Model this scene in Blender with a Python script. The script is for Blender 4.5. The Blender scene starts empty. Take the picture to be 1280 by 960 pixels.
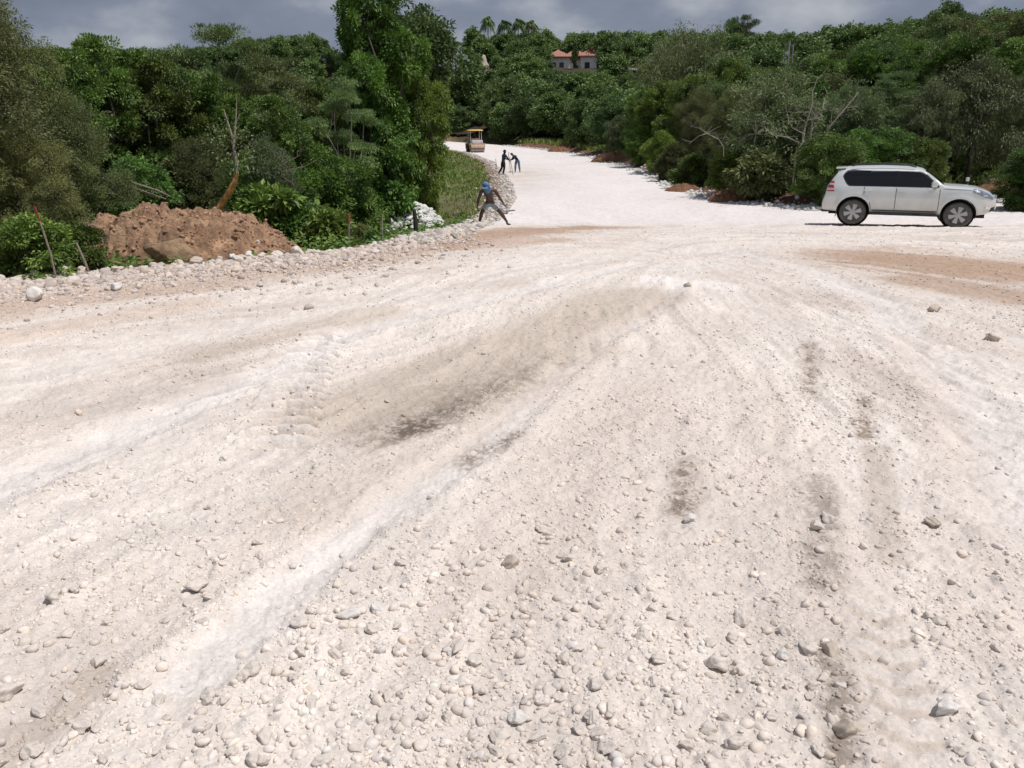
import bpy, bmesh, math, random
import numpy as np
from mathutils import Vector, Matrix, Euler
R = math.radians
scene = bpy.context.scene
COL = scene.collection
rs = np.random.RandomState(7)
random.seed(7)

# ------------------------------------------------------------ camera numbers
F_, P_, H_ = 1036.0, R(16.9), 2.45
CP, SP = math.cos(P_), math.sin(P_)

# ------------------------------------------------------------ noise
_T = np.random.RandomState(3).rand(8, 256, 256).astype(np.float32)
def vn(x, y, s=0):
    x = np.asarray(x, dtype=np.float64); y = np.asarray(y, dtype=np.float64)
    ix = np.floor(x).astype(np.int64); iy = np.floor(y).astype(np.int64)
    fx = x-ix; fy = y-iy
    fx = fx*fx*(3-2*fx); fy = fy*fy*(3-2*fy)
    T = _T[s % 8]; o = (s//8)*37
    a = T[(ix+o) & 255, iy & 255]; b = T[(ix+1+o) & 255, iy & 255]
    c = T[(ix+o) & 255, (iy+1) & 255]; d = T[(ix+1+o) & 255, (iy+1) & 255]
    return (a*(1-fx)+b*fx)*(1-fy)+(c*(1-fx)+d*fx)*fy
def fbm(x, y, s=0, o=4):
    v = 0; a = .5; t = 0
    for i in range(o):
        v = v+a*vn(x*2**i+i*17.3, y*2**i+i*9.1, s+i); t += a; a *= .5
    return v/t
def ss(a, b, x):
    t = np.clip((np.asarray(x, dtype=np.float64)-a)/(b-a), 0, 1); return t*t*(3-2*t)

# ------------------------------------------------------------ terrain
def zroad(y):
    return -0.5*ss(20, 30, y)+0.5*ss(75, 110, y)+0.85*ss(108, 132, y)+3.0*ss(128, 190, y)
def ray(u, v):
    a = (u-640)/F_; b = (480-v)/F_
    return a, CP+b*SP, -SP+b*CP          # x, y, z direction
def groad(u, v):
    x, dy, dz = ray(u, v)
    ts = np.linspace(2, 260, 5000)/dy
    zz = H_+dz*ts-zroad(dy*ts)
    k = int(np.argmax(zz < 0)) if (zz < 0).any() else len(ts)-1
    return x*ts[k], dy*ts[k]
RP = [(-300, 392), (-100, 364), (0, 352), (60, 346), (150, 338), (240, 331), (330, 323), (400, 317), (440, 312), (520, 299), (570, 289), (600, 279),
      (622, 264), (634, 246), (632, 230), (624, 216), (612, 203), (596, 196), (583, 191), (572, 188)]
RP2 = [(630, 182.0), (662, 185), (700, 189), (740, 196), (780, 206), (810, 217), (832, 229), (870, 242), (930, 254), (1000, 261),
       (1030, 262), (1100, 258), (1180, 254), (1240, 252), (1290, 251), (1500, 247)]
poly = [groad(*p) for p in RP]
xe, ye = poly[-1]
poly += [(xe-8, ye+12), (xe-22, ye+28), (xe-45, ye+44), (xe-40, ye+56), (xe-14, ye+40)]
poly += [groad(*p) for p in RP2]
poly += [(60, 38), (60, -30), (-30, -30), (-24, 3)]
POLY = np.array(poly)
def sdist(x, y):
    x = np.asarray(x, dtype=np.float64); y = np.asarray(y, dtype=np.float64)
    d2 = np.full(x.shape, 1e18); ins = np.zeros(x.shape, bool)
    n = len(POLY)
    for i in range(n):
        x0, y0 = POLY[i]; x1, y1 = POLY[(i+1) % n]
        ex, ey = x1-x0, y1-y0
        t = np.clip(((x-x0)*ex+(y-y0)*ey)/(ex*ex+ey*ey), 0, 1)
        d2 = np.minimum(d2, (x-x0-t*ex)**2+(y-y0-t*ey)**2)
        if y0 != y1:
            c = ((y0 > y) != (y1 > y)) & (x < (x1-x0)*(y-y0)/(y1-y0)+x0)
            ins ^= c
    d = np.sqrt(d2)
    return np.where(ins, -d, d)
HU = np.array([-500, 0, 200, 340, 420, 500, 560, 640, 740, 800, 900, 1000, 1100, 1200, 1280, 1500, 1900], float)
HV = np.array([30, 62, 66, 48, 36, 22, 30, 40, 44, 44, 46, 46, 34, 20, 10, -10, -10], float)   # tree tops on the ridge
HR = np.array([220, 230, 240, 230, 190, 160, 165, 210, 235, 235, 200, 165, 135, 115, 105, 100, 100], float)
HT = (HU-640)/F_/1.08
def ridge(x, y):
    az = np.where(y > 5, x/np.maximum(y, 5), np.sign(x)*3)
    u = np.interp(az, HT, HU); v = np.interp(az, HT, HV); r = np.interp(az, HT, HR)
    b = (480-v)/F_
    sl = (-SP+b*CP)/(CP+b*SP)
    return np.maximum(sl*r+H_-6.0, 2.0), r
def ground_z(x, y, d=None):
    x = np.asarray(x, dtype=np.float64); y = np.asarray(y, dtype=np.float64)
    if d is None: d = sdist(x, y)
    zr = zroad(y)
    left = 1-ss(-1.5, 3.0, x+np.clip((y-150)*.1, -6, 6)*0)        # 1 on the left of the road
    left = left*(y < 140)
    hr, rr = ridge(x, y)
    yy = np.maximum(y, .1)
    r0 = np.where(left > .5, 62, 34+0*x)
    s = np.clip((yy-r0)/(rr-r0), 0, 1.25)
    prof = np.where(s < 1, s**1.22*(1.10-.10*s), 1-.3*(s-1))
    hill = hr*prof*ss(1.5, 34, d)
    drop = -(.45+.45*ss(14, 24, y)-.25*ss(34, 50, y))*ss(0.1, 3.0, d)*left*(1-ss(60, 90, y)*.3)
    bank = (1-left)*(.55*ss(.2, 1.6, d)*(1-.45*ss(2.2, 5, d)))*(.5+.9*fbm(x*.35, y*.35, 5, 2))
    lump = ss(0.2, 4, d)*(fbm(x*.25, y*.25, 2, 3)-.5)*.5
    return zr-np.maximum(zr, 0)*ss(2, 25, d)+hill+drop+bank+lump
def G(u, v):                                                 # terrain point under a line of sight
    x, dy, dz = ray(u, v)
    ts = np.concatenate([np.linspace(2, 60, 2400), np.linspace(60, 300, 1600)])/dy
    zz = H_+dz*ts-ground_z(x*ts, dy*ts)
    k = int(np.argmax(zz < 0)) if (zz < 0).any() else len(ts)-1
    return x*ts[k], dy*ts[k], float(H_+dz*ts[k])
def atd(u, y):                                               # terrain point in direction u at distance y
    a = (u-640)/F_
    x = a*y/1.04
    return x, y, float(ground_z(np.array([x]), np.array([y]))[0])
def topz(v, y):
    b = (480-v)/F_
    return H_+y*(-SP+b*CP)/(CP+b*SP)

# ------------------------------------------------------------ materials
def nmat(name):
    m = bpy.data.materials.new(name); m.use_nodes = True
    nt = m.node_tree; b = nt.nodes['Principled BSDF']
    return m, nt, b
def N(nt, t, **k):
    n = nt.nodes.new(t)
    for a, v in k.items():
        if a.startswith('i_'): n.inputs[a[2:].replace('_', ' ')].default_value = v
        else: setattr(n, a, v)
    return n
def simple(name, col, rough=.6, metal=0, spec=.5, var=.15, scale=8, coat=0, bump=0):
    m, nt, b = nmat(name)
    tc = N(nt, 'ShaderNodeTexCoord'); nz = N(nt, 'ShaderNodeTexNoise'); nz.inputs['Scale'].default_value = scale; nz.inputs['Detail'].default_value = 6
    nt.links.new(tc.outputs['Object'], nz.inputs['Vector'])
    mr = N(nt, 'ShaderNodeMapRange'); mr.inputs['To Min'].default_value = 1-var; mr.inputs['To Max'].default_value = 1+var
    mr.inputs['From Min'].default_value = .3; mr.inputs['From Max'].default_value = .7
    nt.links.new(nz.outputs['Fac'], mr.inputs['Value'])
    mx = N(nt, 'ShaderNodeVectorMath', operation='SCALE'); mx.inputs[0].default_value = col
    nt.links.new(mr.outputs['Result'], mx.inputs['Scale']); nt.links.new(mx.outputs['Vector'], b.inputs['Base Color'])
    b.inputs['Roughness'].default_value = rough; b.inputs['Metallic'].default_value = metal
    b.inputs['Specular IOR Level'].default_value = spec; b.inputs['Coat Weight'].default_value = coat
    if bump:
        bp = N(nt, 'ShaderNodeBump'); bp.inputs['Strength'].default_value = bump; bp.inputs['Distance'].default_value = .03
        nt.links.new(nz.outputs['Fac'], bp.inputs['Height']); nt.links.new(bp.outputs['Normal'], b.inputs['Normal'])
    return m
def attr_mat(name, bump1=(45, .5, .02), bump2=(140, .4, .006), rough=.95, spec=.15, mott=.10):
    m, nt, b = nmat(name)
    at = N(nt, 'ShaderNodeAttribute', attribute_name='Col'); tc = N(nt, 'ShaderNodeTexCoord')
    n1 = N(nt, 'ShaderNodeTexNoise'); n1.inputs['Scale'].default_value = bump1[0]; n1.inputs['Detail'].default_value = 8; n1.inputs['Roughness'].default_value = .65
    v1 = N(nt, 'ShaderNodeTexVoronoi'); v1.inputs['Scale'].default_value = bump2[0]*.5
    v2 = N(nt, 'ShaderNodeTexVoronoi'); v2.inputs['Scale'].default_value = 32
    for n in (n1, v1, v2): nt.links.new(tc.outputs['Object'], n.inputs['Vector'])
    mr = N(nt, 'ShaderNodeMapRange'); mr.inputs['From Min'].default_value = .3; mr.inputs['From Max'].default_value = .7
    mr.inputs['To Min'].default_value = 1-mott; mr.inputs['To Max'].default_value = 1+mott
    nt.links.new(n1.outputs['Fac'], mr.inputs['Value'])
    sc = N(nt, 'ShaderNodeVectorMath', operation='SCALE'); nt.links.new(at.outputs['Color'], sc.inputs[0]); nt.links.new(mr.outputs['Result'], sc.inputs['Scale'])
    nt.links.new(sc.outputs['Vector'], b.inputs['Base Color'])
    b1 = N(nt, 'ShaderNodeBump'); b1.inputs['Strength'].default_value = bump1[1]; b1.inputs['Distance'].default_value = bump1[2]
    b2 = N(nt, 'ShaderNodeBump'); b2.inputs['Strength'].default_value = bump2[1]; b2.inputs['Distance'].default_value = bump2[2]; b2.invert = True
    b3 = N(nt, 'ShaderNodeBump'); b3.inputs['Strength'].default_value = bump2[1]; b3.inputs['Distance'].default_value = bump2[2]*2; b3.invert = True
    nt.links.new(n1.outputs['Fac'], b1.inputs['Height']); nt.links.new(v1.outputs['Distance'], b2.inputs['Height']); nt.links.new(v2.outputs['Distance'], b3.inputs['Height'])
    nt.links.new(b1.outputs['Normal'], b2.inputs['Normal']); nt.links.new(b2.outputs['Normal'], b3.inputs['Normal']); nt.links.new(b3.outputs['Normal'], b.inputs['Normal'])
    b.inputs['Roughness'].default_value = rough; b.inputs['Specular IOR Level'].default_value = spec
    return m
def leaf_mat(name, dark, light, dry=(.16, .12, .05), dryamt=.04, gloss=.35, orand=.35):
    m, nt, b = nmat(name)
    at = N(nt, 'ShaderNodeAttribute', attribute_name='tint'); oi = N(nt, 'ShaderNodeObjectInfo')
    mx = N(nt, 'ShaderNodeMix', data_type='RGBA'); mx.inputs['A'].default_value = (*[q*1.3 for q in dark], 1); mx.inputs['B'].default_value = (*[q*2.0 for q in light], 1)
    nt.links.new(at.outputs['Fac'], mx.inputs['Factor'])
    gt = N(nt, 'ShaderNodeMath', operation='GREATER_THAN'); gt.inputs[1].default_value = 1-dryamt; nt.links.new(at.outputs['Fac'], gt.inputs[0])
    m2 = N(nt, 'ShaderNodeMix', data_type='RGBA'); m2.inputs['B'].default_value = (*dry, 1)
    nt.links.new(gt.outputs[0], m2.inputs['Factor']); nt.links.new(mx.outputs['Result'], m2.inputs['A'])
    hs = N(nt, 'ShaderNodeHueSaturation')
    mr = N(nt, 'ShaderNodeMapRange'); mr.inputs['To Min'].default_value = 1-orand; mr.inputs['To Max'].default_value = 1+orand
    nt.links.new(oi.outputs['Random'], mr.inputs['Value']); nt.links.new(mr.outputs['Result'], hs.inputs['Value'])
    mh = N(nt, 'ShaderNodeMath', operation='MULTIPLY'); mh.inputs[1].default_value = 7.31; nt.links.new(oi.outputs['Random'], mh.inputs[0])
    fr = N(nt, 'ShaderNodeMath', operation='FRACT'); nt.links.new(mh.outputs[0], fr.inputs[0])
    mr2 = N(nt, 'ShaderNodeMapRange'); mr2.inputs['To Min'].default_value = .485; mr2.inputs['To Max'].default_value = .53
    nt.links.new(fr.outputs[0], mr2.inputs['Value']); nt.links.new(mr2.outputs['Result'], hs.inputs['Hue'])
    nt.links.new(m2.outputs['Result'], hs.inputs['Color']); nt.links.new(hs.outputs['Color'], b.inputs['Base Color'])
    b.inputs['Roughness'].default_value = .5; b.inputs['Specular IOR Level'].default_value = gloss
    tr = N(nt, 'ShaderNodeBsdfTranslucent'); nt.links.new(hs.outputs['Color'], tr.inputs['Color'])
    ms = N(nt, 'ShaderNodeMixShader'); ms.inputs[0].default_value = .20
    out = nt.nodes['Material Output']
    nt.links.new(b.outputs[0], ms.inputs[1]); nt.links.new(tr.outputs[0], ms.inputs[2]); nt.links.new(ms.outputs[0], out.inputs['Surface'])
    return m

M = {}
M['ground'] = attr_mat('limestone_ground', (45, .6, .008), (140, .5, .003), mott=.14)
M['stone'] = attr_mat('limestone_stone', (40, .5, .004), (120, .3, .002), mott=.12)
M['rock'] = attr_mat('limestone_rock', (2.2, .7, .012), (5, .25, .004), mott=.14)
M['soil'] = attr_mat('red_soil', (14, .7, .025), (50, .5, .008), mott=.3)
M['bark'] = simple('bark', (.09, .075, .06), .9, var=.4, scale=14, bump=.6)
M['palebark'] = simple('pale_bark', (.30, .27, .22), .85, var=.3, scale=10, bump=.5)
M['yellowwood'] = simple('split_yellow_wood', (.50, .28, .09), .75, var=.45, scale=9, bump=.6)
M['deadwood'] = simple('dead_grey_wood', (.24, .20, .16), .9, var=.3, scale=20, bump=.5)
M['darkwood'] = simple('dark_wet_wood', (.035, .028, .022), .9, var=.4, scale=20, bump=.5)
M['leaf'] = leaf_mat('leaf_broad', (.040, .066, .016), (.100, .150, .030))
M['leaf_bright'] = leaf_mat('leaf_bright', (.036, .070, .014), (.118, .172, .028), dryamt=.03)
M['leaf_olive'] = leaf_mat('leaf_olive', (.055, .066, .024), (.125, .135, .045), dryamt=.06)
M['leaf_pale'] = leaf_mat('leaf_pale', (.065, .095, .035), (.140, .175, .062), dryamt=.05)
M['leaf_grey'] = leaf_mat('leaf_grey', (.075, .105, .045), (.145, .185, .078), dryamt=.08, dry=(.15, .12, .08))
M['leaf_far'] = leaf_mat('leaf_far', (.040, .066, .022), (.095, .135, .040), dryamt=.02, orand=.42)
M['leaf_vine'] = leaf_mat('leaf_vine', (.072, .085, .040), (.120, .150, .058), dryamt=.16, dry=(.11, .085, .055))
M['grass'] = leaf_mat('grass_blade', (.085, .115, .030), (.19, .22, .060), dryamt=.08, dry=(.2, .16, .07))

# ------------------------------------------------------------ mesh building
def np_mesh(name, verts, faces, mat, smooth=False, tint=None, col=None, parent=None, link=True):
    verts = np.asarray(verts, dtype=np.float32); faces = np.asarray(faces, dtype=np.int32)
    me = bpy.data.meshes.new(name)
    k = faces.shape[1]
    me.vertices.add(len(verts)); me.vertices.foreach_set('co', verts.ravel())
    me.loops.add(faces.size); me.loops.foreach_set('vertex_index', faces.ravel())
    me.polygons.add(len(faces)); me.polygons.foreach_set('loop_start', np.arange(0, faces.size, k, dtype=np.int32))
    me.polygons.foreach_set('loop_total', np.full(len(faces), k, dtype=np.int32))
    me.polygons.foreach_set('use_smooth', np.full(len(faces), smooth))
    if tint is not None:
        a = me.attributes.new('tint', 'FLOAT', 'FACE'); a.data.foreach_set('value', np.asarray(tint, dtype=np.float32))
    if col is not None:
        c = np.ones((len(verts), 4), np.float32); c[:, :3] = col
        a = me.attributes.new('Col', 'FLOAT_COLOR', 'POINT'); a.data.foreach_set('color', c.ravel())
    me.update(calc_edges=True); me.validate()
    me.materials.append(mat)
    o = bpy.data.objects.new(name, me)
    if link: COL.objects.link(o)
    if parent: o.parent = parent
    return o
def tag(o, label=None, cat=None, group=None, kind=None):
    if label: o['label'] = label
    if cat: o['category'] = cat
    if group: o['group'] = group
    if kind: o['kind'] = kind
    return o
def empty(name, loc=(0, 0, 0), rz=0):
    o = bpy.data.objects.new(name, None); COL.objects.link(o); o.location = loc; o.rotation_euler = (0, 0, rz)
    o.empty_display_size = .2
    return o
def copy_tree(src, parent=None):
    c = src.copy(); COL.objects.link(c)
    if parent: c.parent = parent
    for ch in src.children: copy_tree(ch, c)
    return c
class MB:
    def __init__(s): s.v = []; s.f = []
    def add(s, vs, fs):
        n = len(s.v); s.v += [tuple(p) for p in vs]; s.f += [tuple(i+n for i in f) for f in fs]; return s
    def box(s, c, d, rz=0, ry=0, rx=0, taper=1):
        hx, hy, hz = d[0]/2, d[1]/2, d[2]/2
        m = Euler((rx, ry, rz)).to_matrix()
        vs = []
        for z in (-hz, hz):
            t = taper if z > 0 else 1
            for x, y in ((-hx, -hy), (hx, -hy), (hx, hy), (-hx, hy)):
                vs.append(m @ Vector((x*t, y*t, z))+Vector(c))
        return s.add(vs, [(3, 2, 1, 0), (4, 5, 6, 7), (0, 1, 5, 4), (1, 2, 6, 5), (2, 3, 7, 6), (3, 0, 4, 7)])
    def tube(s, pts, rad, n=8, cap=True):
        pts = [Vector(p) for p in pts]
        if not hasattr(rad, '__len__'): rad = [rad]*len(pts)
        rings = []; up = Vector((0, 0, 1))
        for i, p in enumerate(pts):
            d = (pts[min(i+1, len(pts)-1)]-pts[max(i-1, 0)]).normalized()
            a = d.cross(Vector((.13, .97, .2)));
            if a.length < .15: a = d.cross(Vector((1, 0, 0)))
            a.normalize(); b = d.cross(a)
            rings.append([p+(a*math.cos(t)+b*math.sin(t))*rad[i] for t in [2*math.pi*k/n for k in range(n)]])
        vs = [q for r in rings for q in r]; fs = []
        for i in range(len(pts)-1):
            for k in range(n):
                fs.append((i*n+k, i*n+(k+1) % n, (i+1)*n+(k+1) % n, (i+1)*n+k))
        if cap: fs.append(tuple(range(n-1, -1, -1))); fs.append(tuple((len(pts)-1)*n+k for k in range(n)))
        return s.add(vs, fs)
    def cyl(s, c, r, h, axis='z', n=24, r2=None):
        d = {'x': Vector((1, 0, 0)), 'y': Vector((0, 1, 0)), 'z': Vector((0, 0, 1))}[axis]
        c = Vector(c); return s.tube([c-d*h/2, c+d*h/2], [r, r2 if r2 is not None else r], n)
    def lathe(s, prof, c=(0, 0, 0), axis='y', n=32, cap=True):
        vs = []; fs = []
        for (r, h) in prof:
            for k in range(n):
                t = 2*math.pi*k/n; a, b = r*math.cos(t), r*math.sin(t)
                p = (a, h, b) if axis == 'y' else ((h, a, b) if axis == 'x' else (a, b, h))
                vs.append((p[0]+c[0], p[1]+c[1], p[2]+c[2]))
        for i in range(len(prof)-1):
            for k in range(n): fs.append((i*n+k, i*n+(k+1) % n, (i+1)*n+(k+1) % n, (i+1)*n+k))
        if cap: fs.append(tuple(range(n-1, -1, -1))); fs.append(tuple((len(prof)-1)*n+k for k in range(n)))
        return s.add(vs, fs)
    def ell(s, c, r, n=14, m=10):
        vs = [(c[0], c[1], c[2]-r[2])]
        for i in range(1, m):
            ph = -math.pi/2+math.pi*i/m
            for k in range(n):
                t = 2*math.pi*k/n
                vs.append((c[0]+r[0]*math.cos(ph)*math.cos(t), c[1]+r[1]*math.cos(ph)*math.sin(t), c[2]+r[2]*math.sin(ph)))
        vs.append((c[0], c[1], c[2]+r[2])); fs = []
        for k in range(n): fs.append((0, 1+(k+1) % n, 1+k))
        for i in range(m-2):
            for k in range(n):
                a = 1+i*n; fs.append((a+k, a+(k+1) % n, a+n+(k+1) % n, a+n+k))
        e = len(vs)-1; a = 1+(m-2)*n
        for k in range(n): fs.append((a+k, a+(k+1) % n, e))
        return s.add(vs, fs)
    def build(s, name, mat, parent=None, smooth=True, bevel=0, col=None, angle=35):
        me = bpy.data.meshes.new(name); me.from_pydata([tuple(v) for v in s.v], [], s.f); me.update()
        if bevel or True:
            bm = bmesh.new(); bm.from_mesh(me)
            bmesh.ops.recalc_face_normals(bm, faces=bm.faces)
            if bevel:
                es = [e for e in bm.edges if len(e.link_faces) == 2 and e.calc_face_angle() > .6]
                bmesh.ops.bevel(bm, geom=es, offset=bevel, segments=2, profile=.6, affect='EDGES')
            bm.to_mesh(me); bm.free()
        if smooth:
            for p in me.polygons: p.use_smooth = True
            me.set_sharp_from_angle(angle=R(angle))
        me.materials.append(mat)
        if col is not None:
            a = me.attributes.new('Col', 'FLOAT_COLOR', 'POINT')
            a.data.foreach_set('color', np.tile(np.array([*col, 1], np.float32), len(me.vertices)))
        o = bpy.data.objects.new(name, me); COL.objects.link(o)
        if parent: o.parent = parent
        return o

# ------------------------------------------------------------ ground colours (albedo)
WHITE = np.array([.74, .695, .65]); TAN = np.array([.53, .455, .385]); BRN = np.array([.46, .34, .26])
SHOULD = np.array([.56, .455, .38]); STAIN = np.array([.20, .165, .135]); RED = np.array([.15, .085, .055])
FOREST = np.array([.060, .048, .032]); BRIGHT = np.array([.735, .70, .675]); MID = np.array([.665, .605, .555])
def W(*p): return [groad(u, v) for u, v in p]
STROKES = [  # points, half width (m), colour, strength
    (W((-60, 510), (60, 465), (200, 425), (400, 385), (600, 345), (760, 318), (850, 300)), .55, WHITE, .85),
    (W((-60, 640), (120, 560), (250, 500), (360, 455), (450, 412), (560, 385), (700, 352), (800, 330)), .24, BRIGHT, .85),
    (W((240, 850), (340, 760), (430, 680), (520, 615), (600, 560), (690, 475), (760, 420), (830, 380), (850, 350)), .18, BRIGHT*1.03, .95),
    (W((800, 320), (900, 312), (1010, 335), (1100, 380), (1170, 450), (1215, 520), (1240, 560), (1270, 640)), .28, BRIGHT, .85),
    (W((1285, 540), (1300, 600), (1330, 700)), .25, BRIGHT, .7),
    (W((840, 335), (880, 330)), .6, BRIGHT, .5),
    (W((450, 520), (560, 470), (680, 420), (790, 370)), .75, TAN, .75),
    (W((380, 640), (520, 560), (620, 500), (730, 440)), .45, TAN, .45),
    (W((640, 720), (740, 560), (830, 470), (900, 400)), .5, MID*.95, .5),
    (W((240, 450), (330, 425), (480, 390)), .35, TAN*1.05, .6),
    (W((560, 303), (640, 290), (740, 284)), 1.5, BRN, 1.0),
    (W((430, 330), (560, 310), (700, 300)), .45, BRN*1.08, .7),
    (W((1110, 325), (1200, 335), (1330, 342)), 1.9, BRN*1.0, 1.0),
    (W((1150, 352), (1300, 376)), .9, BRN*.97, .8),
    (W((-200, 420), (-50, 392), (60, 376), (240, 356), (400, 334), (500, 318)), .95, SHOULD, .95),
    (W((-200, 470), (-50, 430), (100, 405), (240, 380)), .5, SHOULD*1.08, .6),
    (W((490, 548), (560, 510), (640, 478)), .17, STAIN*1.6, .7), (W((505, 540), (580, 500)), .09, STAIN*.9, .8),
    (W((585, 580), (640, 545)), .06, STAIN*1.3, .8), (W((490, 566), (560, 540)), .10, WHITE, .45), (W((560, 500), (680, 455)), .2, TAN*.75, .5),
    (W((1022, 600), (1032, 655), (1030, 735)), .055, STAIN*.9, .95), (W((1020, 615), (1034, 645)), .035, STAIN*.6, .9), (W((1012, 690), (1030, 712)), .03, STAIN*.6, .8), (W((1045, 820), (1050, 900), (1055, 975)), .035, STAIN*1.2, .9),
    (W((858, 580), (850, 640)), .055, STAIN*1.6, .8), (W((1078, 500), (1082, 545)), .05, STAIN*1.7, .7), (W((1010, 430), (1015, 500)), .06, STAIN*1.8, .5),
    (W((1095, 560), (1110, 700)), .10, TAN*.8, .5), (W((-20, 960), (60, 900), (120, 850)), .2, TAN*.9, .6),
    (W((640, 300), (600, 320), (450, 350)), .5, MID, .4),
    (W((930, 480), (1000, 640), (1100, 900)), .35, MID, .55), (W((1140, 420), (1200, 560), (1230, 800)), .3, MID, .5),
    (W((1090, 760), (1130, 900)), .28, WHITE*1.0, .3),
    (W((720, 470), (700, 600), (600, 800)), .4, MID*1.02, .5),
    (W((838, 350), (900, 357)), .50, BRIGHT*1.08, 1.0),
]
P0 = np.array(groad(860, 322))
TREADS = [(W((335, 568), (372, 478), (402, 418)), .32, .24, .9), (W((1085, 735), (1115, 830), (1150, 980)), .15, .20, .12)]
def seg_dist(x, y, pts):
    d2 = np.full(x.shape, 1e18); s = np.zeros(x.shape); L = 0; side = np.zeros(x.shape)
    for (x0, y0), (x1, y1) in zip(pts[:-1], pts[1:]):
        ex, ey = x1-x0, y1-y0; l = math.hypot(ex, ey)
        t = np.clip(((x-x0)*ex+(y-y0)*ey)/(l*l), 0, 1)
        q = (x-x0-t*ex)**2+(y-y0-t*ey)**2
        m = q < d2
        d2 = np.where(m, q, d2); s = np.where(m, L+t*l, s); side = np.where(m, ((x-x0)*ey-(y-y0)*ex)/l, side); L += l
    return np.sqrt(d2), s, side
def streak(x, y, s=0):
    dx, dy = x-P0[0], y-P0[1]
    r = np.hypot(dx, dy)+.5; a = np.arctan2(dx, -dy)
    return fbm(a*r.clip(2, 8)*1.6+7*a, r*.22, s, 4)
def streak2(x, y):
    dx, dy = x-P0[0], y-P0[1]
    r = np.hypot(dx, dy)+.5; a = np.arctan2(dx, -dy)+.05*(fbm(x*.5, y*.5, 4, 2)-.5)
    w = ss(.35, .6, fbm(x*.6+3, y*.6, 7, 2))
    v = .6*fbm(a*r.clip(3, 9)*5.5, r*.5, 2, 3)+.4*fbm(a*r.clip(3, 9)*15, r*1.1, 5, 2)
    return .5+(ss(.25, .75, v)-.5)*(.35+.65*w)
def ground_col(x, y, d):
    n1 = fbm(x*.8, y*.8, 1, 4); n2 = fbm(x*6, y*6, 2, 3); st = streak(x, y, 3); s2 = streak2(x, y); n3 = .5*fbm(x*16, y*16, 13, 3)+.5*fbm(x*48, y*48, 4, 2)
    base = MID[None]+(WHITE-MID)[None]*ss(.32, .62, .5*n1+.5*st)[:, None]
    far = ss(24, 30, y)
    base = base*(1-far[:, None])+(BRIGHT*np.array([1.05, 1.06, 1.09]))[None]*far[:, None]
    near = ss(9, 3, y)
    base = base+(WHITE-base)*(.55*near)[:, None]
    for pts, w, c, k in STROKES:
        dd, _, _ = seg_dist(x, y, pts)
        nn = (.55+.9*n1)*(.6+.8*n2)
        dark = c[0] < .42
        w2 = w*(1.5 if dark else 1.0)
        m = k*(1-ss(w2*.1*nn if dark else w2*.35*nn, w2*(2.6 if dark else 1.3)*nn, dd+(.5-st)*w2*1.3))
        if dark:
            q = np.clip(1-dd/(w*3.0)+.5*(n2-.5), 0, 1); n4 = ss(.36, .62, n3); m = 1.5*k*q**1.1*(.25+.95*n4)*(.6+.8*ss(.3, .7, fbm(x*5, y*5, 20, 2)))
        base = base+(c[None]-base)*np.clip(m, 0, 1)[:, None]
    # tan spill where the far road meets the junction and by the workers
    wx, wy = groad(640, 219)
    m = .6*(1-ss(1, 9, np.hypot((x-wx)*1.6, (y-wy)*.35)))*n1*1.4
    base = base+(TAN-base)*np.clip(m, 0, 1)[:, None]
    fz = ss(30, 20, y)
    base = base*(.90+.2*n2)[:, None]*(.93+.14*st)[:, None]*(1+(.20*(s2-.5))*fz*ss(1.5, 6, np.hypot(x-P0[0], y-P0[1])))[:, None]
    # outside the road
    left = (x < 1.0) & (y < 140)
    soil = RED[None]*(.75+.7*n1)[:, None]
    lsoil = np.array([.26, .17, .115])[None]*(.6+.8*n1)[:, None]
    grs = np.array([.13, .125, .06])[None]*(.5+.9*n1)[:, None]
    fo = FOREST[None]*(.7+.6*n1)[:, None]
    base = base*np.array([.925, .888, .868])[None]
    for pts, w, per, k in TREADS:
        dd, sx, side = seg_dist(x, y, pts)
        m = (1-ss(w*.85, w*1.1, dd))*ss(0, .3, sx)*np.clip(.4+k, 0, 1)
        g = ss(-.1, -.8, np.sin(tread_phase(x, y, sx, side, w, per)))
        base = base*(1-(m*(.34*g-.05))[:, None]*np.array([.8, 1, 1.25])[None])  # compacted tan grooves, darkened further in the colour to reinforce the tread's relief shading
    edge = ss(-.15, .35, d+(n2-.5)*.5)
    outl = lsoil+(np.where((y > 27)[:, None], grs, fo)-lsoil)*ss(.5, 1.6, d+(n1-.5)*2.5)[:, None]
    outr = soil+(fo-soil)*ss(1.5, 3.2, d+(n1-.5)*4)[:, None]
    out = np.where(left[:, None], outl, outr)
    return base+(out-base)*edge[:, None]
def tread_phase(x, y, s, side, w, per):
    return s/per*2*math.pi+np.abs(side)/w*2.2+.9*(fbm(x*3, y*3, 1, 2)-.5)*2
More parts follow.
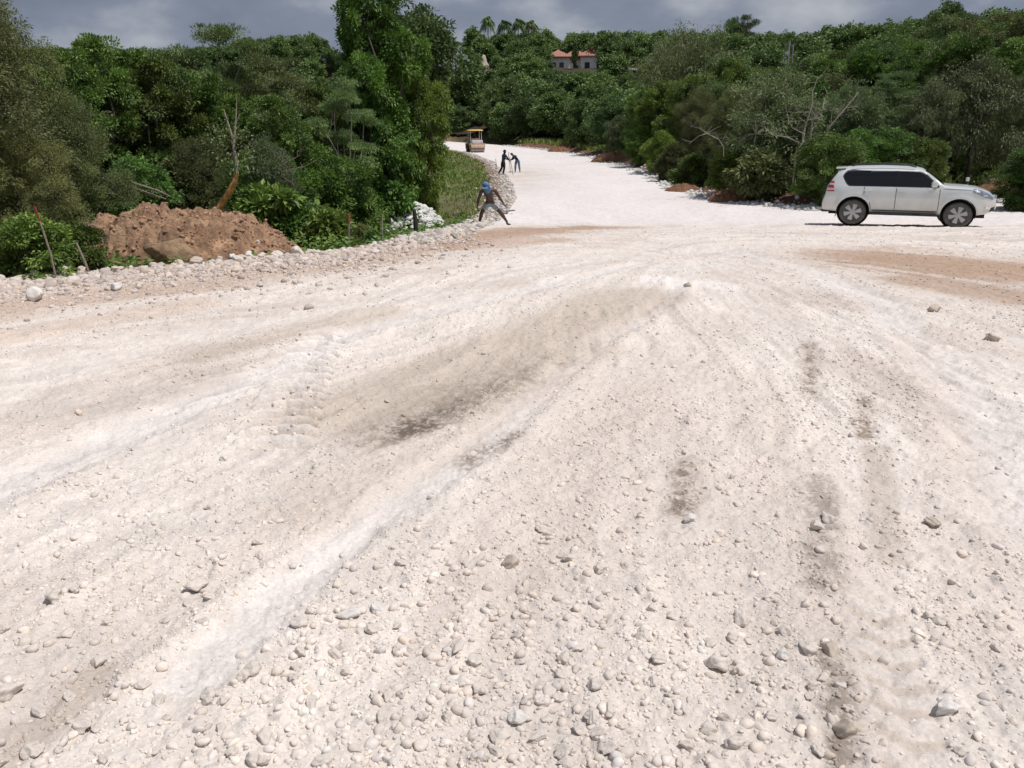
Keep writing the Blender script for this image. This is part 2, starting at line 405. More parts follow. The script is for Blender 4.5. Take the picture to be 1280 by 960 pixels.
def micro(x, y, d):
    ins = 1-ss(-.3, .5, d)
    z = (fbm(x*1.3, y*1.3, 4, 4)-.5)*.05*ins
    z = z+(fbm(x*9, y*9, 5, 4)-.5)*.022+((streak(x, y, 6)-.5)*.05+(streak2(x, y)-.5)*.020*ss(1.5, 6, np.hypot(x-P0[0], y-P0[1])))*ins*ss(30, 12, y)
    z = z+(fbm(x*32, y*32, 9, 2)-.5)*.014+(fbm(x*14, y*14, 10, 2)-.5)*.028*ins+np.maximum(fbm(x*5, y*5, 12, 3)-.62, 0)*.10*ins
    rough = ss(.2, 1.5, d); z = z+rough*(fbm(x*2.5, y*2.5, 7, 4)-.5)*.3
    for pts, w, per, _ in TREADS:
        dd, s, side = seg_dist(x, y, pts)
        ph = tread_phase(x, y, s, side, w, per)
        m = (1-ss(w*.85, w*1.1, dd))*ss(0, .3, s)
        z = z+m*(_*.050*np.tanh(2*np.sin(ph))/.96-.006)
    for pts, w, c, k in STROKES[:4]:
        dd, _, _ = seg_dist(x, y, pts)
        z = z-.025*(1-ss(w*.5, w*1.3, dd))+.012*np.exp(-((dd-w*1.5)/(w*.4))**2)
    return z
def full_z(x, y, d=None):
    x = np.asarray(x, dtype=np.float64); y = np.asarray(y, dtype=np.float64)
    if d is None: d = sdist(x, y)
    return ground_z(x, y, d)+micro(x, y, d)

def build_ground():
    rr = np.concatenate([[0.02, .3, .6, 1, 1.4, 1.8], np.geomspace(2.2, 60, 980), np.geomspace(60.4, 620, 260)])
    aa = np.concatenate([np.linspace(-180, -44, 70), np.linspace(-43.9, 43.9, 1150), np.linspace(44, 180, 70)])
    aa = np.radians(aa[:-1])
    A, Rr = np.meshgrid(aa, rr)
    x = (Rr*np.sin(A)).ravel(); y = (Rr*np.cos(A)).ravel()
    d = sdist(x, y)
    z = full_z(x, y, d)
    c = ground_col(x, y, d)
    n = len(aa); m = len(rr)
    i = np.arange(m-1)[:, None]*n; j = np.arange(n)[None]
    f = np.stack([i+j, i+(j+1) % n, i+n+(j+1) % n, i+n+j], -1).reshape(-1, 4)
    V = np.stack([x, y, z], 1)
    inside = (d[f].mean(1) < 0)
    for nm, msk in (('gravel_road', inside), ('ground', ~inside)):
        ff = f[msk]; used = np.unique(ff); mp = np.zeros(len(V), np.int64); mp[used] = np.arange(len(used))
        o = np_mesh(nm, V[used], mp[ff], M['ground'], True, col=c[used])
        tag(o, kind='structure')
build_ground()

# ------------------------------------------------------------ stones
def ico(sub):
    bm = bmesh.new(); bmesh.ops.create_icosphere(bm, subdivisions=sub, radius=1)
    v = np.array([q.co[:] for q in bm.verts]); f = np.array([[q.index for q in p.verts] for p in bm.faces]); bm.free(); return v, f
def rock_shape(sub, seed, amp=.25, planes=9):
    v, f = ico(sub); r = np.random.RandomState(seed); v = v.copy()
    for k in range(planes):                                   # chop with a few planes for facets
        nrm = r.randn(3); nrm /= np.linalg.norm(nrm); h = r.uniform(.45, .85)
        dd = v@nrm; m = dd > h; v[m] -= nrm*((dd[m]-h)*.85)[:, None]
    for k in range(5):
        q = r.randn(3)*1.8; ph = r.rand()*6
        v *= (1+amp*.25*np.sin(v@q*1.7+ph))[:, None]
    return v, f
SH1 = [rock_shape(2, 10+i)[0] for i in range(8)]; F1 = ico(2)[1]
SH0 = [rock_shape(1, 30+i, .3)[0] for i in range(8)]; F0 = ico(1)[1]
def scatter(name, x, y, s, col, hi, lab, cat, sink=.25, flat=(.55, .95), mat='stone', zf=full_z, kind='stuff', gr=None):
    """merge many stones into one mesh"""
    n = len(x); z = zf(x, y)
    shapes = np.array(SH1 if hi else SH0); F = F1 if hi else F0
    sv = shapes[rs.randint(0, 8, n)]
    a = rs.uniform(0, 2*math.pi, n); ca, sa = np.cos(a), np.sin(a)
    sc = np.stack([s*rs.uniform(.8, 1.3, n), s*rs.uniform(.7, 1.05, n), s*rs.uniform(flat[0], flat[1], n)], 1)
    sv = sv*sc[:, None, :]
    tl = rs.uniform(-.5, .5, n)[:, None]; ct, st_ = np.cos(tl), np.sin(tl)
    X = sv[..., 0]; Y = sv[..., 1]*ct-sv[..., 2]*st_; Z = sv[..., 1]*st_+sv[..., 2]*ct
    X2 = X*ca[:, None]-Y*sa[:, None]; Y2 = X*sa[:, None]+Y*ca[:, None]
    V = np.stack([X2+x[:, None], Y2+y[:, None], Z+(z+s*sink)[:, None]], -1)
    nv = V.shape[1]
    FF = (F[None]+(np.arange(n)*nv)[:, None, None]).reshape(-1, 3)
    C = np.repeat(col, nv, 0)
    o = np_mesh(name, V.reshape(-1, 3), FF, M[mat], True, col=C)
    tag(o, lab, cat, gr, kind)
    return o
def stone_col(n, base, var=.12, warm=.05):
    k = rs.normal(1, var, n).clip(.6, 1.2)[:, None]; w = rs.normal(0, warm*.6, n).clip(-.06, .06)[:, None]
    return np.clip(base*k*(1+w*np.array([[.5, 0, -1.]])), .02, .8)
def polar_pts(n, r0, r1, amax=40):
    u = rs.rand(n); r = r0*(r1/r0)**u; a = np.radians(rs.uniform(-amax, amax, n)); return r*np.sin(a), r*np.cos(a)
def track_mask(x, y):
    m = np.zeros(x.shape)
    for pts, w, c, k in STROKES[:7]:
        dd, _, _ = seg_dist(x, y, pts); m = np.maximum(m, k*(1-ss(w*.6, w*1.5, dd)))
    for pts, w, _, _ in TREADS:
        dd, _, _ = seg_dist(x, y, pts); m = np.maximum(m, .9*(1-ss(w*.9, w*1.2, dd)))
    return m
def gravel():
    # fine grit
    x, y = polar_pts(120000, 2.6, 26); d = sdist(x, y)
    dens = (ss(.3, .62, fbm(x*1.1, y*1.1, 6, 3))*.75+.12)*(.45+.55*ss(19, 8, y))*ss(26, 21, y)
    keep = (rs.rand(len(x)) < dens*(1-.93*track_mask(x, y))) & (d < .1); x, y, d = x[keep], y[keep], d[keep]
    r = np.hypot(x, y); s = (.0016*r*(rs.pareto(2.8, len(x))+.75).clip(0, 3.4)).clip(0, .03)
    base = ground_col(x, y, d); base = (base*.93+np.array([.66, .58, .51])*.07)*1.09
    scatter('grit', x, y, s, stone_col(len(x), base*1.0, .06, .03), False, 'fine limestone grit covering the whole haul road', 'gravel', sink=-.25)
    # pebbles, mostly near and in loose zones
    x, y = polar_pts(30000, 2.7, 15); d = sdist(x, y)
    dens = (.15+.8*ss(.4, .7, fbm(x*.7+5, y*.7, 2, 3)))*ss(14, 6, y)+.8*ss(5.4, 3.4, y)
    keep = (rs.rand(len(x)) < .55*dens*(1-.95*track_mask(x, y))) & (d < .1); x, y, d = x[keep], y[keep], d[keep]
    s = (.0095*(rs.pareto(2.3, len(x))+.8)).clip(.007, .034)
    base = ground_col(x, y, d)*.87+np.array([.70, .62, .55])*.2
    scatter('pebbles', x, y, s, stone_col(len(x), base, .07, .04), True, 'loose pale limestone pebbles strewn over the foreground', 'pebbles', sink=.0)
    # coarse shoulder gravel along the left edge
    n = 17000; t = rs.rand(n)*9+0; i = (t).astype(int); fr = t-i
    pl = np.array(poly[:12]); i = np.clip(i+1, 0, 10)
    x = pl[i, 0]*(1-fr)+pl[i+1, 0]*fr; y = pl[i, 1]*(1-fr)+pl[i+1, 1]*fr
    off = rs.gamma(1.6, .75, n); x = x+off*.35+rs.normal(0, .15, n); y = y-off*.95+rs.normal(0, .1, n); d = sdist(x, y)
    k = (d < .25) & (y > 3.5); x, y, d, off = x[k], y[k], d[k], off[k]
    s = (.0145*(rs.pareto(2.0, len(x))+.7)).clip(.009, .08)*np.where(off < 1.2, 1.25, .85)
    scatter('shoulder_gravel', x, y, s, stone_col(len(x), np.array([[.57, .485, .43]]), .14, .06), True,
            'coarse pinkish tan rubble along the left road shoulder', 'gravel', sink=.05)
    # white rubble: right edge, left embankment, heap
    pr = np.array(poly[25:41]); n = 9000; t = rs.rand(n)*(len(pr)-1.001); i = t.astype(int); fr = t-i
    x = pr[i, 0]*(1-fr)+pr[i+1, 0]*fr+rs.normal(0, .35, n); y = pr[i, 1]*(1-fr)+pr[i+1, 1]*fr+rs.normal(0, .35, n)
    s = (.03*(rs.pareto(2.2, n)+.6)).clip(.015, .15)
    scatter('white_rubble', x, y, s, stone_col(n, np.array([[.62, .60, .575]]), .10, .02), True, 'white crushed limestone rubble lining the right edge of the far road', 'rubble', sink=.2)
    pl = np.array(poly[9:19]); n = 14000; t = rs.rand(n)**1.3*(len(pl)-1.001); i = t.astype(int); fr = t-i
    x = pl[i, 0]*(1-fr)+pl[i+1, 0]*fr; y = pl[i, 1]*(1-fr)+pl[i+1, 1]*fr
    o = rs.gamma(1.5, .45, n)-.5; x = x-o*.9; y = y+rs.normal(0, .5, n)+o*.3
    s = (.022*(rs.pareto(2.2, n)+.6)).clip(.012, .13)
    scatter('embankment_rubble', x, y, s, stone_col(n, np.array([[.53, .475, .43]]), .18, .06), True, 'mixed limestone rubble down the left embankment behind the shirtless worker', 'rubble', sink=.2)
gravel()

# rubble heap left of the worker: one low hill of white stones
hx, hy, _ = G(505, 282)
def heap_h(x, y):
    q = ((x-hx)/1.6)**2+((y-hy)/2.0)**2
    return full_z(x, y)+.95*np.clip(1-q, 0, 1)**.8
n = 2600; a = rs.uniform(0, 6.283, n); q = np.sqrt(rs.rand(n)); xx = hx+1.65*q*np.cos(a); yy = hy+2.05*q*np.sin(a)
scatter('rubble_heap', xx, yy, (.06*(rs.pareto(2.4, n)+.7)).clip(.04, .2), stone_col(n, np.array([[.68, .665, .64]]), .09, .02), True,
        'low heap of bright white broken limestone below the road edge, beside the dark post', 'rubble', sink=.05, zf=heap_h, kind=None)

# individual stones
ROCKS = []
for i in range(7):
    v, f = rock_shape(4, 60+i, .3, 9)
    me_o = np_mesh('stone', v, f, M['rock'], True, col=np.tile([[.68, .61, .55]], (len(v), 1)), link=False); ROCKS.append(me_o.data)
ROCKTAN = []
for i in range(3):
    me = ROCKS[i].copy(); c = np.ones((len(me.vertices), 4), np.float32); c[:, :3] = (.56, .475, .40); me.attributes['Col'].data.foreach_set('color', c.ravel()); ROCKTAN.append(me)
ROCKW = []
for i in range(3):
    me = ROCKS[i+3].copy(); c = np.ones((len(me.vertices), 4), np.float32); c[:, :3] = (.74, .70, .66); me.attributes['Col'].data.foreach_set('color', c.ravel()); ROCKW.append(me)
def stone(x, y, s, label, group=None, meshes=None, name='stone', flat=.75, sink=.25, cat='stone'):
    o = bpy.data.objects.new(name, random.choice(meshes or ROCKS)); COL.objects.link(o)
    z = float(full_z(np.array([x]), np.array([y]))[0])
    o.location = (x, y, z+s*sink); o.scale = (s*random.uniform(.95, 1.25), s*random.uniform(.75, 1.05), s*flat*random.uniform(.85, 1.1))
    o.rotation_euler = (random.uniform(-.3, .3), random.uniform(-.3, .3), random.uniform(0, 6.28))
    tag(o, label, cat, group); return o
special = [
    (245, 736, 13, 'rounded beige stone alone left of the pale centre track', None), (437, 771, 15, 'flat white angular stone at the lower edge of the pale centre track', 'w'),
    (470, 765, 10, 'small white stone just right of the flat white angular one', 'w'), (862, 655, 8, 'small bright white stone in the middle of the foreground', 'w'),
    (1034, 651, 11, 'pale stone on the dark wet stain, the upper of two', None), (1020, 665, 11, 'pale stone on the dark wet stain, the lower of two', None),
    (1036, 818, 15, 'round tan stone, darker one of the touching pair in the right foreground', 't'), (1014, 812, 11, 'pale round stone touching the darker tan stone', None),
    (893, 830, 15, 'broad grey stone half buried left of the touching pair', None), (280, 577, 7, 'small bright white stone below the tyre tread print', 'w'),
    (823, 832, 10, 'oval pebble left of the broad half buried grey stone', None), (979, 822, 10, 'white wedge shaped stone just left of the touching pair', 'w'),
    (70, 757, 13, 'long flat beige stone near the left edge of the picture', None), (676, 665, 9, 'round beige stone just below the middle of the picture', None),
    (641, 708, 13, 'flat sandy stone at the centre of the foreground', 't'), (1181, 893, 14, 'white stone in the lower right corner area', 'w'),
    (645, 906, 14, 'large round white stone near the bottom middle', 'w'), (478, 906, 11, 'round grey stone near the bottom, left of middle', None),
    (1060, 925, 17, 'broad tan stone at the lower end of the dark rut', 't'), (8, 872, 16, 'large pale stone cut by the left edge of the picture', None),
    (860, 360, 6, 'dark small stone beside the white patch at the junction', 't'), (1167, 390, 8, 'tan stone lying on the right side below the brown patch', 't'),
    (1240, 425, 8, 'tan slab stone at the far right of the gravel', 't'), (384, 545, 8, 'beige stone at the right edge of the tyre tread print', 't'),
    (1165, 658, 9, 'greyish tan stone right of the dark wet stain', 't'), (124, 832, 10, 'round stone in the lower left gravel', None)]
for (u, v, px, lab, k) in special:
    x, y = groad(u, v); rr_ = math.sqrt(x*x+y*y+H_*H_)
    stone(x, y, px*rr_/F_*.95, lab, None, {'w': ROCKW, 't': ROCKTAN, None: ROCKS}[k], sink=.3)
cnt = 0
while cnt < 150:                                             # unnamed foreground stones
    u, v = random.uniform(0, 1280), 960-abs(random.gauss(0, 150))
    if v < 480: continue
    x, y = groad(u, v)
    if track_mask(np.array([x]), np.array([y]))[0] > .3 or any(abs(u-s[0])+abs(v-s[1]) < 26 for s in special): continue
    s = random.choice([.026, .03, .034, .040, .048]) * (1.0 if v > 700 else .8)
    stone(x, y, s, 'loose fist-sized limestone stone among the foreground gravel', 'stones in the foreground gravel', sink=.2); cnt += 1
pl = poly[1:12]; cum = [0]
for a, b in zip(pl[:-1], pl[1:]): cum.append(cum[-1]+math.dist(a, b))
t = 0.0
while t < cum[-1]-1.2:                                       # the row of boulders on the left kerb line
    k = max(i for i in range(len(cum)) if cum[i] <= t); f = (t-cum[k])/(cum[k+1]-cum[k])
    x = pl[k][0]*(1-f)+pl[k+1][0]*f; y = pl[k][1]*(1-f)+pl[k+1][1]*f
    s = random.choice([.05, .06, .08, .10, .13, .16])*(1 if y < 17.5 else .6)
    stone(x+random.uniform(-.1, .1), y-random.uniform(-.05, .30), s, 'rounded dusty limestone boulder in the row along the left road edge', 'boulders along the left road edge', None if random.random() < .45 else ROCKTAN, 'edge_boulder', .8, .35, 'boulder')
    t += s*random.uniform(1.3, 2.6)
for (u, v, px, lab, k) in [(43, 376, 13, 'white boulder standing on the left gravel shoulder, nearest the picture edge', 'w'), (147, 362, 10, 'small white boulder on the left shoulder below the row', 'w'),
                           (312, 318, 7, 'white stone at the foot of the dirt mound', 'w'), (290, 322, 6, 'small white block left of the white stone at the foot of the mound', 'w')]:
    x, y = groad(u, v); stone(x, y, px*y/F_, lab, None, ROCKW, 'boulder', .9, .4, 'boulder')

# ------------------------------------------------------------ dirt mound on the left
def build_mound():
    cx, cy = -8.0, 18.8
    n, m = 300, 200
    X, Y = np.meshgrid(np.linspace(-3.0, 3.5, n), np.linspace(-2.2, 2.2, m)); X = X.ravel(); Y = Y.ravel()
    xx, yy = X+cx, Y+cy+.10*X
    prof = np.interp(X, [-3.0, -2.2, -1.2, -.3, .6, 1.6, 2.6, 3.5], [.45, .72, .95, 1.12, 1.20, 1.0, .6, 0])
    dep = np.clip(1-(Y/1.95)**2, 0, 1)**.8
    z0 = zroad(yy)-.55
    h = prof*dep*1.15
    h = h-.5*np.exp(-(((X+1.5)/.7)**2+((Y+.9)/.6)**2))
    e = np.clip(h*3, 0, 1)
    h = h+e*((fbm(X*1.6, Y*1.6, 1, 4)-.5)*.75+(fbm(X*5, Y*5, 3, 4)-.5)*.34+(fbm(X*14, Y*14, 6, 2)-.5)*.10)
    V = np.stack([xx, yy, z0+h], 1)
    n1 = fbm(X*1.1, Y*1.1, 5, 4); n2 = fbm(X*5, Y*5, 6, 3)
    c = np.array([.33, .205, .13])[None]*(.35+1.2*n2)[:, None]*(.7+.6*fbm(X*2.3, Y*2.3, 11, 3))[:, None]
    g = np.array([.20, .165, .135]); c = c+(g-c)*(ss(-.8, -1.7, X+(n1-.5)*2)*.85)[:, None]
    c = c+(np.array([.34, .23, .15])-c)*(ss(.6, .75, n1)*.6)[:, None]
    i = np.arange(m-1)[:, None]*n; j = np.arange(n-1)[None]
    f = np.stack([i+j, i+j+1, i+n+j+1, i+n+j], -1).reshape(-1, 4)
    # closed skirt
    o = np_mesh('dirt_mound', V, f, M['soil'], True, col=c)
    tag(o, 'long mound of red-brown dug earth beyond the left road edge', 'dirt mound')
    from mathutils.bvhtree import BVHTree
    k = 9000; sx = rs.uniform(-2.9, 3.4, k); sy = rs.uniform(-1.9, 1.2, k)
    hh = (V[:, 2]).reshape(m, n)
    ix = ((sx+3.0)/6.5*(n-1)).astype(int); iy = ((sy+2.2)/4.4*(m-1)).astype(int)
    zz = hh[iy, ix]
    px_, py_ = sx+cx, sy+cy+.10*sx
    keep = hh[iy, ix]-(zroad(py_)-.55) > .08
    px_, py_, zz, sx = px_[keep], py_[keep], zz[keep], sx[keep]
    s = (.009*(rs.pareto(1.9, len(px_))+.8)).clip(.006, .07)
    cc = stone_col(len(px_), np.array([[.36, .225, .15]]), .25, .1)
    scatter('soil_clods', px_, py_, s, cc, False, 'crumbly brown clods and pebbles covering the dirt mound', 'soil', sink=.1, mat='soil', zf=lambda a, b: zz)
    def mz(x, y):
        X_ = x-cx; ixx = int((X_+3)/6.5*(n-1)); iyy = int((y-cy-.1*X_+2.2)/4.4*(m-1)); return hh[iyy, ixx]
    return mz
mound_z = build_mound()
def mound_boulder():
    v, f = rock_shape(5, 91, .12, 13)
    v = v*(1+.10*(fbm(v[:, 0]*2.2+9, v[:, 2]*2.2+v[:, 1]*1.3, 1, 4)-.5)+.10*(fbm(v[:, 0]*7+9, v[:, 2]*7+v[:, 1]*5, 3, 3)-.5))[:, None]
    tmp = np_mesh('boulder', v, f, M['rock'], True, col=np.ones((len(v), 3)), link=False); me = tmp.data; c = np.ones((len(me.vertices), 4), np.float32)
    nn = fbm(v[:, 0]*2+5, v[:, 2]*2+v[:, 1], 2, 4)
    c[:, :3] = np.array([.33, .225, .14])[None]*(.4+1.2*nn)[:, None]; me.attributes['Col'].data.foreach_set('color', c.ravel())
    me.materials[0] = attr_mat('boulder_rock', (5, .8, .03), (11, .5, .012), mott=.3)
    o = bpy.data.objects.new('boulder', me); COL.objects.link(o)
    o.location = (-6.95, 16.95, .06); o.scale = (.50, .36, .40); o.rotation_euler = (.1, .15, .4)
    tag(o, 'big blocky ochre boulder sitting at the front of the dirt mound', 'boulder')
    for (u, v, s, lab) in [(232, 262, .07, 'small pale stone on top of the dirt mound'), (310, 284, .09, 'round brown stone on the right flank of the dirt mound')]:
        x, y, _ = atd(u, 18.6); o = bpy.data.objects.new('stone', ROCKTAN[0]); COL.objects.link(o)
        o.location = (x, y, mound_z(x, y)+.02); o.scale = (s*1.2, s, s*.8); tag(o, lab, 'stone')
mound_boulder()

# ------------------------------------------------------------ trees
def leaf_cards(c, a, n, L, Wd, droop=.0):
    s = np.cross(a, n); s /= np.linalg.norm(s, axis=1, keepdims=True)+1e-9
    L = L[:, None]; Wd = Wd[:, None]
    tip = c+a*L; tip[:, 2] -= droop*L[:, 0]
    mid = c+a*L*.45+np.cross(s, a)*L*.06
    V = np.stack([c, mid+s*Wd*.5, tip, mid-s*Wd*.5], 1).reshape(-1, 3)
    return V
def unit(r, n): v = r.randn(n, 3); return v/np.linalg.norm(v, axis=1, keepdims=True)
def clump_leaves(r, cc, rc, nper, L, Wd, droop=.2, flat=.7, center=None, up=.6):
    """cc: clump centres (k,3); rc: radii (k,)"""
    k = len(cc); idx = np.repeat(np.arange(k), nper); n = len(idx)
    u = unit(r, n); rad = r.rand(n)**.5
    off = u*rad[:, None]*rc[idx][:, None]*np.array([1, 1, flat])
    p = cc[idx]+off
    ctr = cc.mean(0) if center is None else center
    outw = cc[idx]-ctr; outw /= np.linalg.norm(outw, axis=1, keepdims=True)+1e-9
    a = u*.9+outw*.5+r.randn(n, 3)*.35; a[:, 2] -= droop; a /= np.linalg.norm(a, axis=1, keepdims=True)
    nn = np.array([0, 0, up])+outw*.35+r.randn(n, 3)*.45
    l = L*r.uniform(.6, 1.3, n); w = Wd*r.uniform(.7, 1.25, n)
    V = leaf_cards(p, a, nn, l, w, droop*.3)
    ct = r.rand(k)[idx]                              # each clump its own tone of leaf
    t = np.clip(.6*ct+.4*r.rand(n), 0, 1)
    return V, t
def quads(V): return np.arange(len(V)).reshape(-1, 4)
def crown_clumps(r, lobes, ncl, shell=.55):
    """lobes: (x,y,z,rx,rz)"""
    lobes = np.array(lobes); vol = lobes[:, 3]**2*lobes[:, 4]; p = vol**.67; p /= p.sum()
    i = r.choice(len(lobes), ncl, p=p); u = unit(r, ncl); rad = shell+(1-shell)*r.rand(ncl)
    c = lobes[i, :3]+u*rad[:, None]*np.stack([lobes[i, 3], lobes[i, 3], lobes[i, 4]], 1)
    return c, i, lobes
def bez(a, b, sag, r, n=5, w=.12):
    a, b = np.array(a, float), np.array(b, float); L = np.linalg.norm(b-a); out = []
    j = r.randn(3)*w*L
    for t in np.linspace(0, 1, n): q = a*(1-t)+b*t+j*math.sin(math.pi*t); q[2] += sag*L*math.sin(math.pi*t); out.append(tuple(q))
    return out
def make_tree(name, seed, H, lobes, ncl, nper, L, Wd, mat, rc=.5, droop=.2, flat=.7, trunk_r=.12, bark='bark', stems=1, twigs=40, shell=.55, up=.6, fork=.35, lean=0):
    r = np.random.RandomState(seed)
    root = empty(name)
    cc, li, lb = crown_clumps(r, lobes, ncl, shell)
    V, t = clump_leaves(r, cc, rc*r.uniform(.6, 1.35, ncl), nper, L, Wd, droop, flat, center=np.array([0, 0, H*.45]), up=up)
    cr = np_mesh('crown', V, quads(V), M[mat], False, tint=t, parent=root)
    mb = MB()
    for s in range(stems):
        bx, by = (r.uniform(-.35, .35), r.uniform(-.3, .3)) if stems > 1 else (0, 0)
        sub = [l for q, l in enumerate(lb) if q % stems == s] or [lb[0]]
        top = max(sub, key=lambda l: l[2]); fz = H*fork
        fkp = (bx*1.4+top[0]*.25+lean, by*1.4+top[1]*.25, fz)
        mb.tube(bez((bx, by, -.4), fkp, 0, r, 6, .05), [trunk_r*k for k in (1.35, 1.05, .95, .88, .82, .75)], 8)
        for l in sub:
            q = bez(fkp, l[:3], .08, r, 5); mb.tube(q, [trunk_r*.62*k for k in (1.0, .8, .62, .45, .3)], 6)
    for k in r.choice(ncl, min(twigs, ncl), replace=False):
        l = lb[li[k]]; mb.tube(bez(l[:3], cc[k], .05, r, 4, .1), [trunk_r*.2, trunk_r*.14, trunk_r*.1, trunk_r*.05], 4, cap=False)
    tr = mb.build('trunk', M[bark], root, smooth=True)
    root['_h'] = float(np.percentile(V[:, 2], 99.7))
    return root
def rl(seed, n, rx, z0, z1, s0, s1, pw=1.0, vs=.8):       # random lobes in a rounded column
    r = np.random.RandomState(seed); o = []
    for i in range(n):
        t = (i+.5)/n; z = z0+(z1-z0)*t**pw; w = rx*math.sin(math.pi*min(.95, .22+.7*t))**.7
        a = i*2.4+r.rand(); d = w*r.uniform(.25, 1)*(.85 if i < n-1 else .2)
        s = r.uniform(s0, s1); o.append((d*math.cos(a), d*math.sin(a), z, s, s*vs))
    return o
PR = {}
PR['dense'] = [make_tree('broadleaf_tree', 100+i, 7, rl(i, 12, 2.4, 1.2, 6.1, .8, 1.35), 250, 220, .135, .068, 'leaf', shell=.8, rc=.36, trunk_r=.13, droop=.3) for i in range(2)]
PR['bright'] = [make_tree('broadleaf_tree', 110+i, 7, rl(i+5, 13, 2.3, .8, 6.3, .7, 1.2), 250, 200, .15, .072, 'leaf_bright', shell=.8, rc=.34, droop=.3, trunk_r=.12, up=.9) for i in range(2)]
PR['olive'] = [make_tree('fine_leaved_tree', 120+i, 7, rl(i+9, 12, 2.4, .9, 6.2, .9, 1.3), 340, 260, .08, .034, 'leaf_olive', rc=.45, droop=.35, trunk_r=.11, twigs=140) for i in range(2)]
PR['feather'] = [make_tree('feathery_tree', 130+i, 7, rl(i+14, 10, 2.6, 2.6, 6.5, .8, 1.3, vs=.3), 170, 190, .12, .04, 'leaf_pale', rc=.5, droop=.1, flat=.22, trunk_r=.10, twigs=140, up=1.6, shell=.2, fork=.3, bark='palebark') for i in range(2)]
PR['grey'] = [make_tree('grey_green_tree', 140+i, 5, rl(i+20, 11, 2.3, .9, 4.2, .8, 1.2), 230, 130, .15, .05, 'leaf_grey', rc=.42, droop=.25, trunk_r=.08, twigs=200, bark='palebark', stems=3, fork=.25) for i in range(2)]
PR['vine'] = [make_tree('vine_hung_tree', 150, 6, rl(33, 12, 2.7, 1.0, 5.0, .95, 1.35), 240, 130, .14, .05, 'leaf_vine', rc=.45, droop=.9, trunk_r=.12, twigs=220, bark='bark', stems=3, fork=.3)]
PR['shrub'] = [make_tree('shrub', 160+i, 2, rl(i+40, 8, 1.0, .35, 1.55, .4, .6), 110, 130, .11, .055, 'leaf' if i != 1 else 'leaf_olive', rc=.24, droop=.3, trunk_r=.03, twigs=20, stems=3, fork=.15) for i in range(3)]
PR['bigleaf'] = [make_tree('broad_leaved_shrub', 170+i, 2, rl(i+45, 8, 1.05, .35, 1.5, .4, .6), 110, 70, .20, .105, 'leaf' if i else 'leaf_olive', rc=.25, droop=.4, trunk_r=.03, twigs=20, stems=3, fork=.15) for i in range(2)]
PR['far'] = [make_tree('hillside_tree', 180+i, 7, rl(i+50, 7, 2.3, 1.6, 5.7, 1.1, 1.7), 220, 75, .22, .125, 'leaf_far', rc=.5, droop=.25, trunk_r=.16, twigs=0) for i in range(5)]
PR['mid'] = [make_tree('hillside_tree', 280+i, 7, rl(i+70, 10, 2.3, 1.0, 6.0, .85, 1.35), 270, 130, .135, .07, ['leaf_far', 'leaf', 'leaf_olive'][i], rc=.42, droop=.25, trunk_r=.14, twigs=40) for i in range(3)]
PR['farfeather'] = [make_tree('feathery_hill_tree', 190+i, 7, rl(i+57, 6, 2.6, 3.2, 6.2, 1.0, 1.5, vs=.35), 120, 60, .22, .09, 'leaf_pale', rc=.6, flat=.3, droop=.1, trunk_r=.14, twigs=10, up=1.4, shell=.3) for i in range(2)]
def make_palm(name='palm_tree'):
    r = np.random.RandomState(5); root = empty(name); H = 8
    MB().tube([(0, 0, -.3), (.1, 0, 2.5), (.3, .1, 5), (.6, .1, 7.2)], [.2, .15, .13, .11], 8).build('trunk', M['palebark'], root)
    P, A, Nn, Ls = [], [], [], []; mb = MB()
    for i in range(28):
        az = i*2.4; el = r.uniform(-.35, 1.35); L = r.uniform(2.2, 2.9); pts = []
        for t in np.linspace(0, 1, 9):
            hd = math.cos(el)*L*t; z = 7.2+math.sin(el)*L*t-1.5*t*t*L*.55
            pts.append(np.array([.6+hd*math.cos(az), .1+hd*math.sin(az), z]))
        mb.tube(pts, [.03]*8+[.01], 4, cap=False)
        side = np.array([-math.sin(az), math.cos(az), 0])
        for t in np.linspace(.1, .99, 26):
            k = t*8; j = min(7, int(k)); p = pts[j]*(1-k+j)+pts[j+1]*(k-j); d = pts[j+1]-pts[j]; d /= np.linalg.norm(d)
            for s in (-1, 1):
                a = side*s*.8+d*.5+np.array([0, 0, -.45]); a /= np.linalg.norm(a); P.append(p); A.append(a); Nn.append([0, 0, 1]+r.randn(3)*.2); Ls.append(.75*math.sin(math.pi*(.15+.8*t))+.1)
    P, A, Nn, Ls = map(np.array, (P, A, Nn, Ls))
    V = leaf_cards(P, A, Nn, Ls, Ls*0+.13, .1)
    np_mesh('crown', V, quads(V), M['leaf_far'], False, tint=r.rand(len(P))*.9, parent=root)
    root['_h'] = 7.9; return root
PR['palm'] = [make_palm()]
PR['bush'] = [make_tree('bush', 290+i, 4, rl(i+80, 10, 1.5, .5, 3.3, .6, .95), 210, 170, .125, .058, ['leaf', 'leaf_bright', 'leaf_olive'][i], rc=.33, droop=.3, trunk_r=.05, twigs=30, stems=3, fork=.12, shell=.75) for i in range(3)]
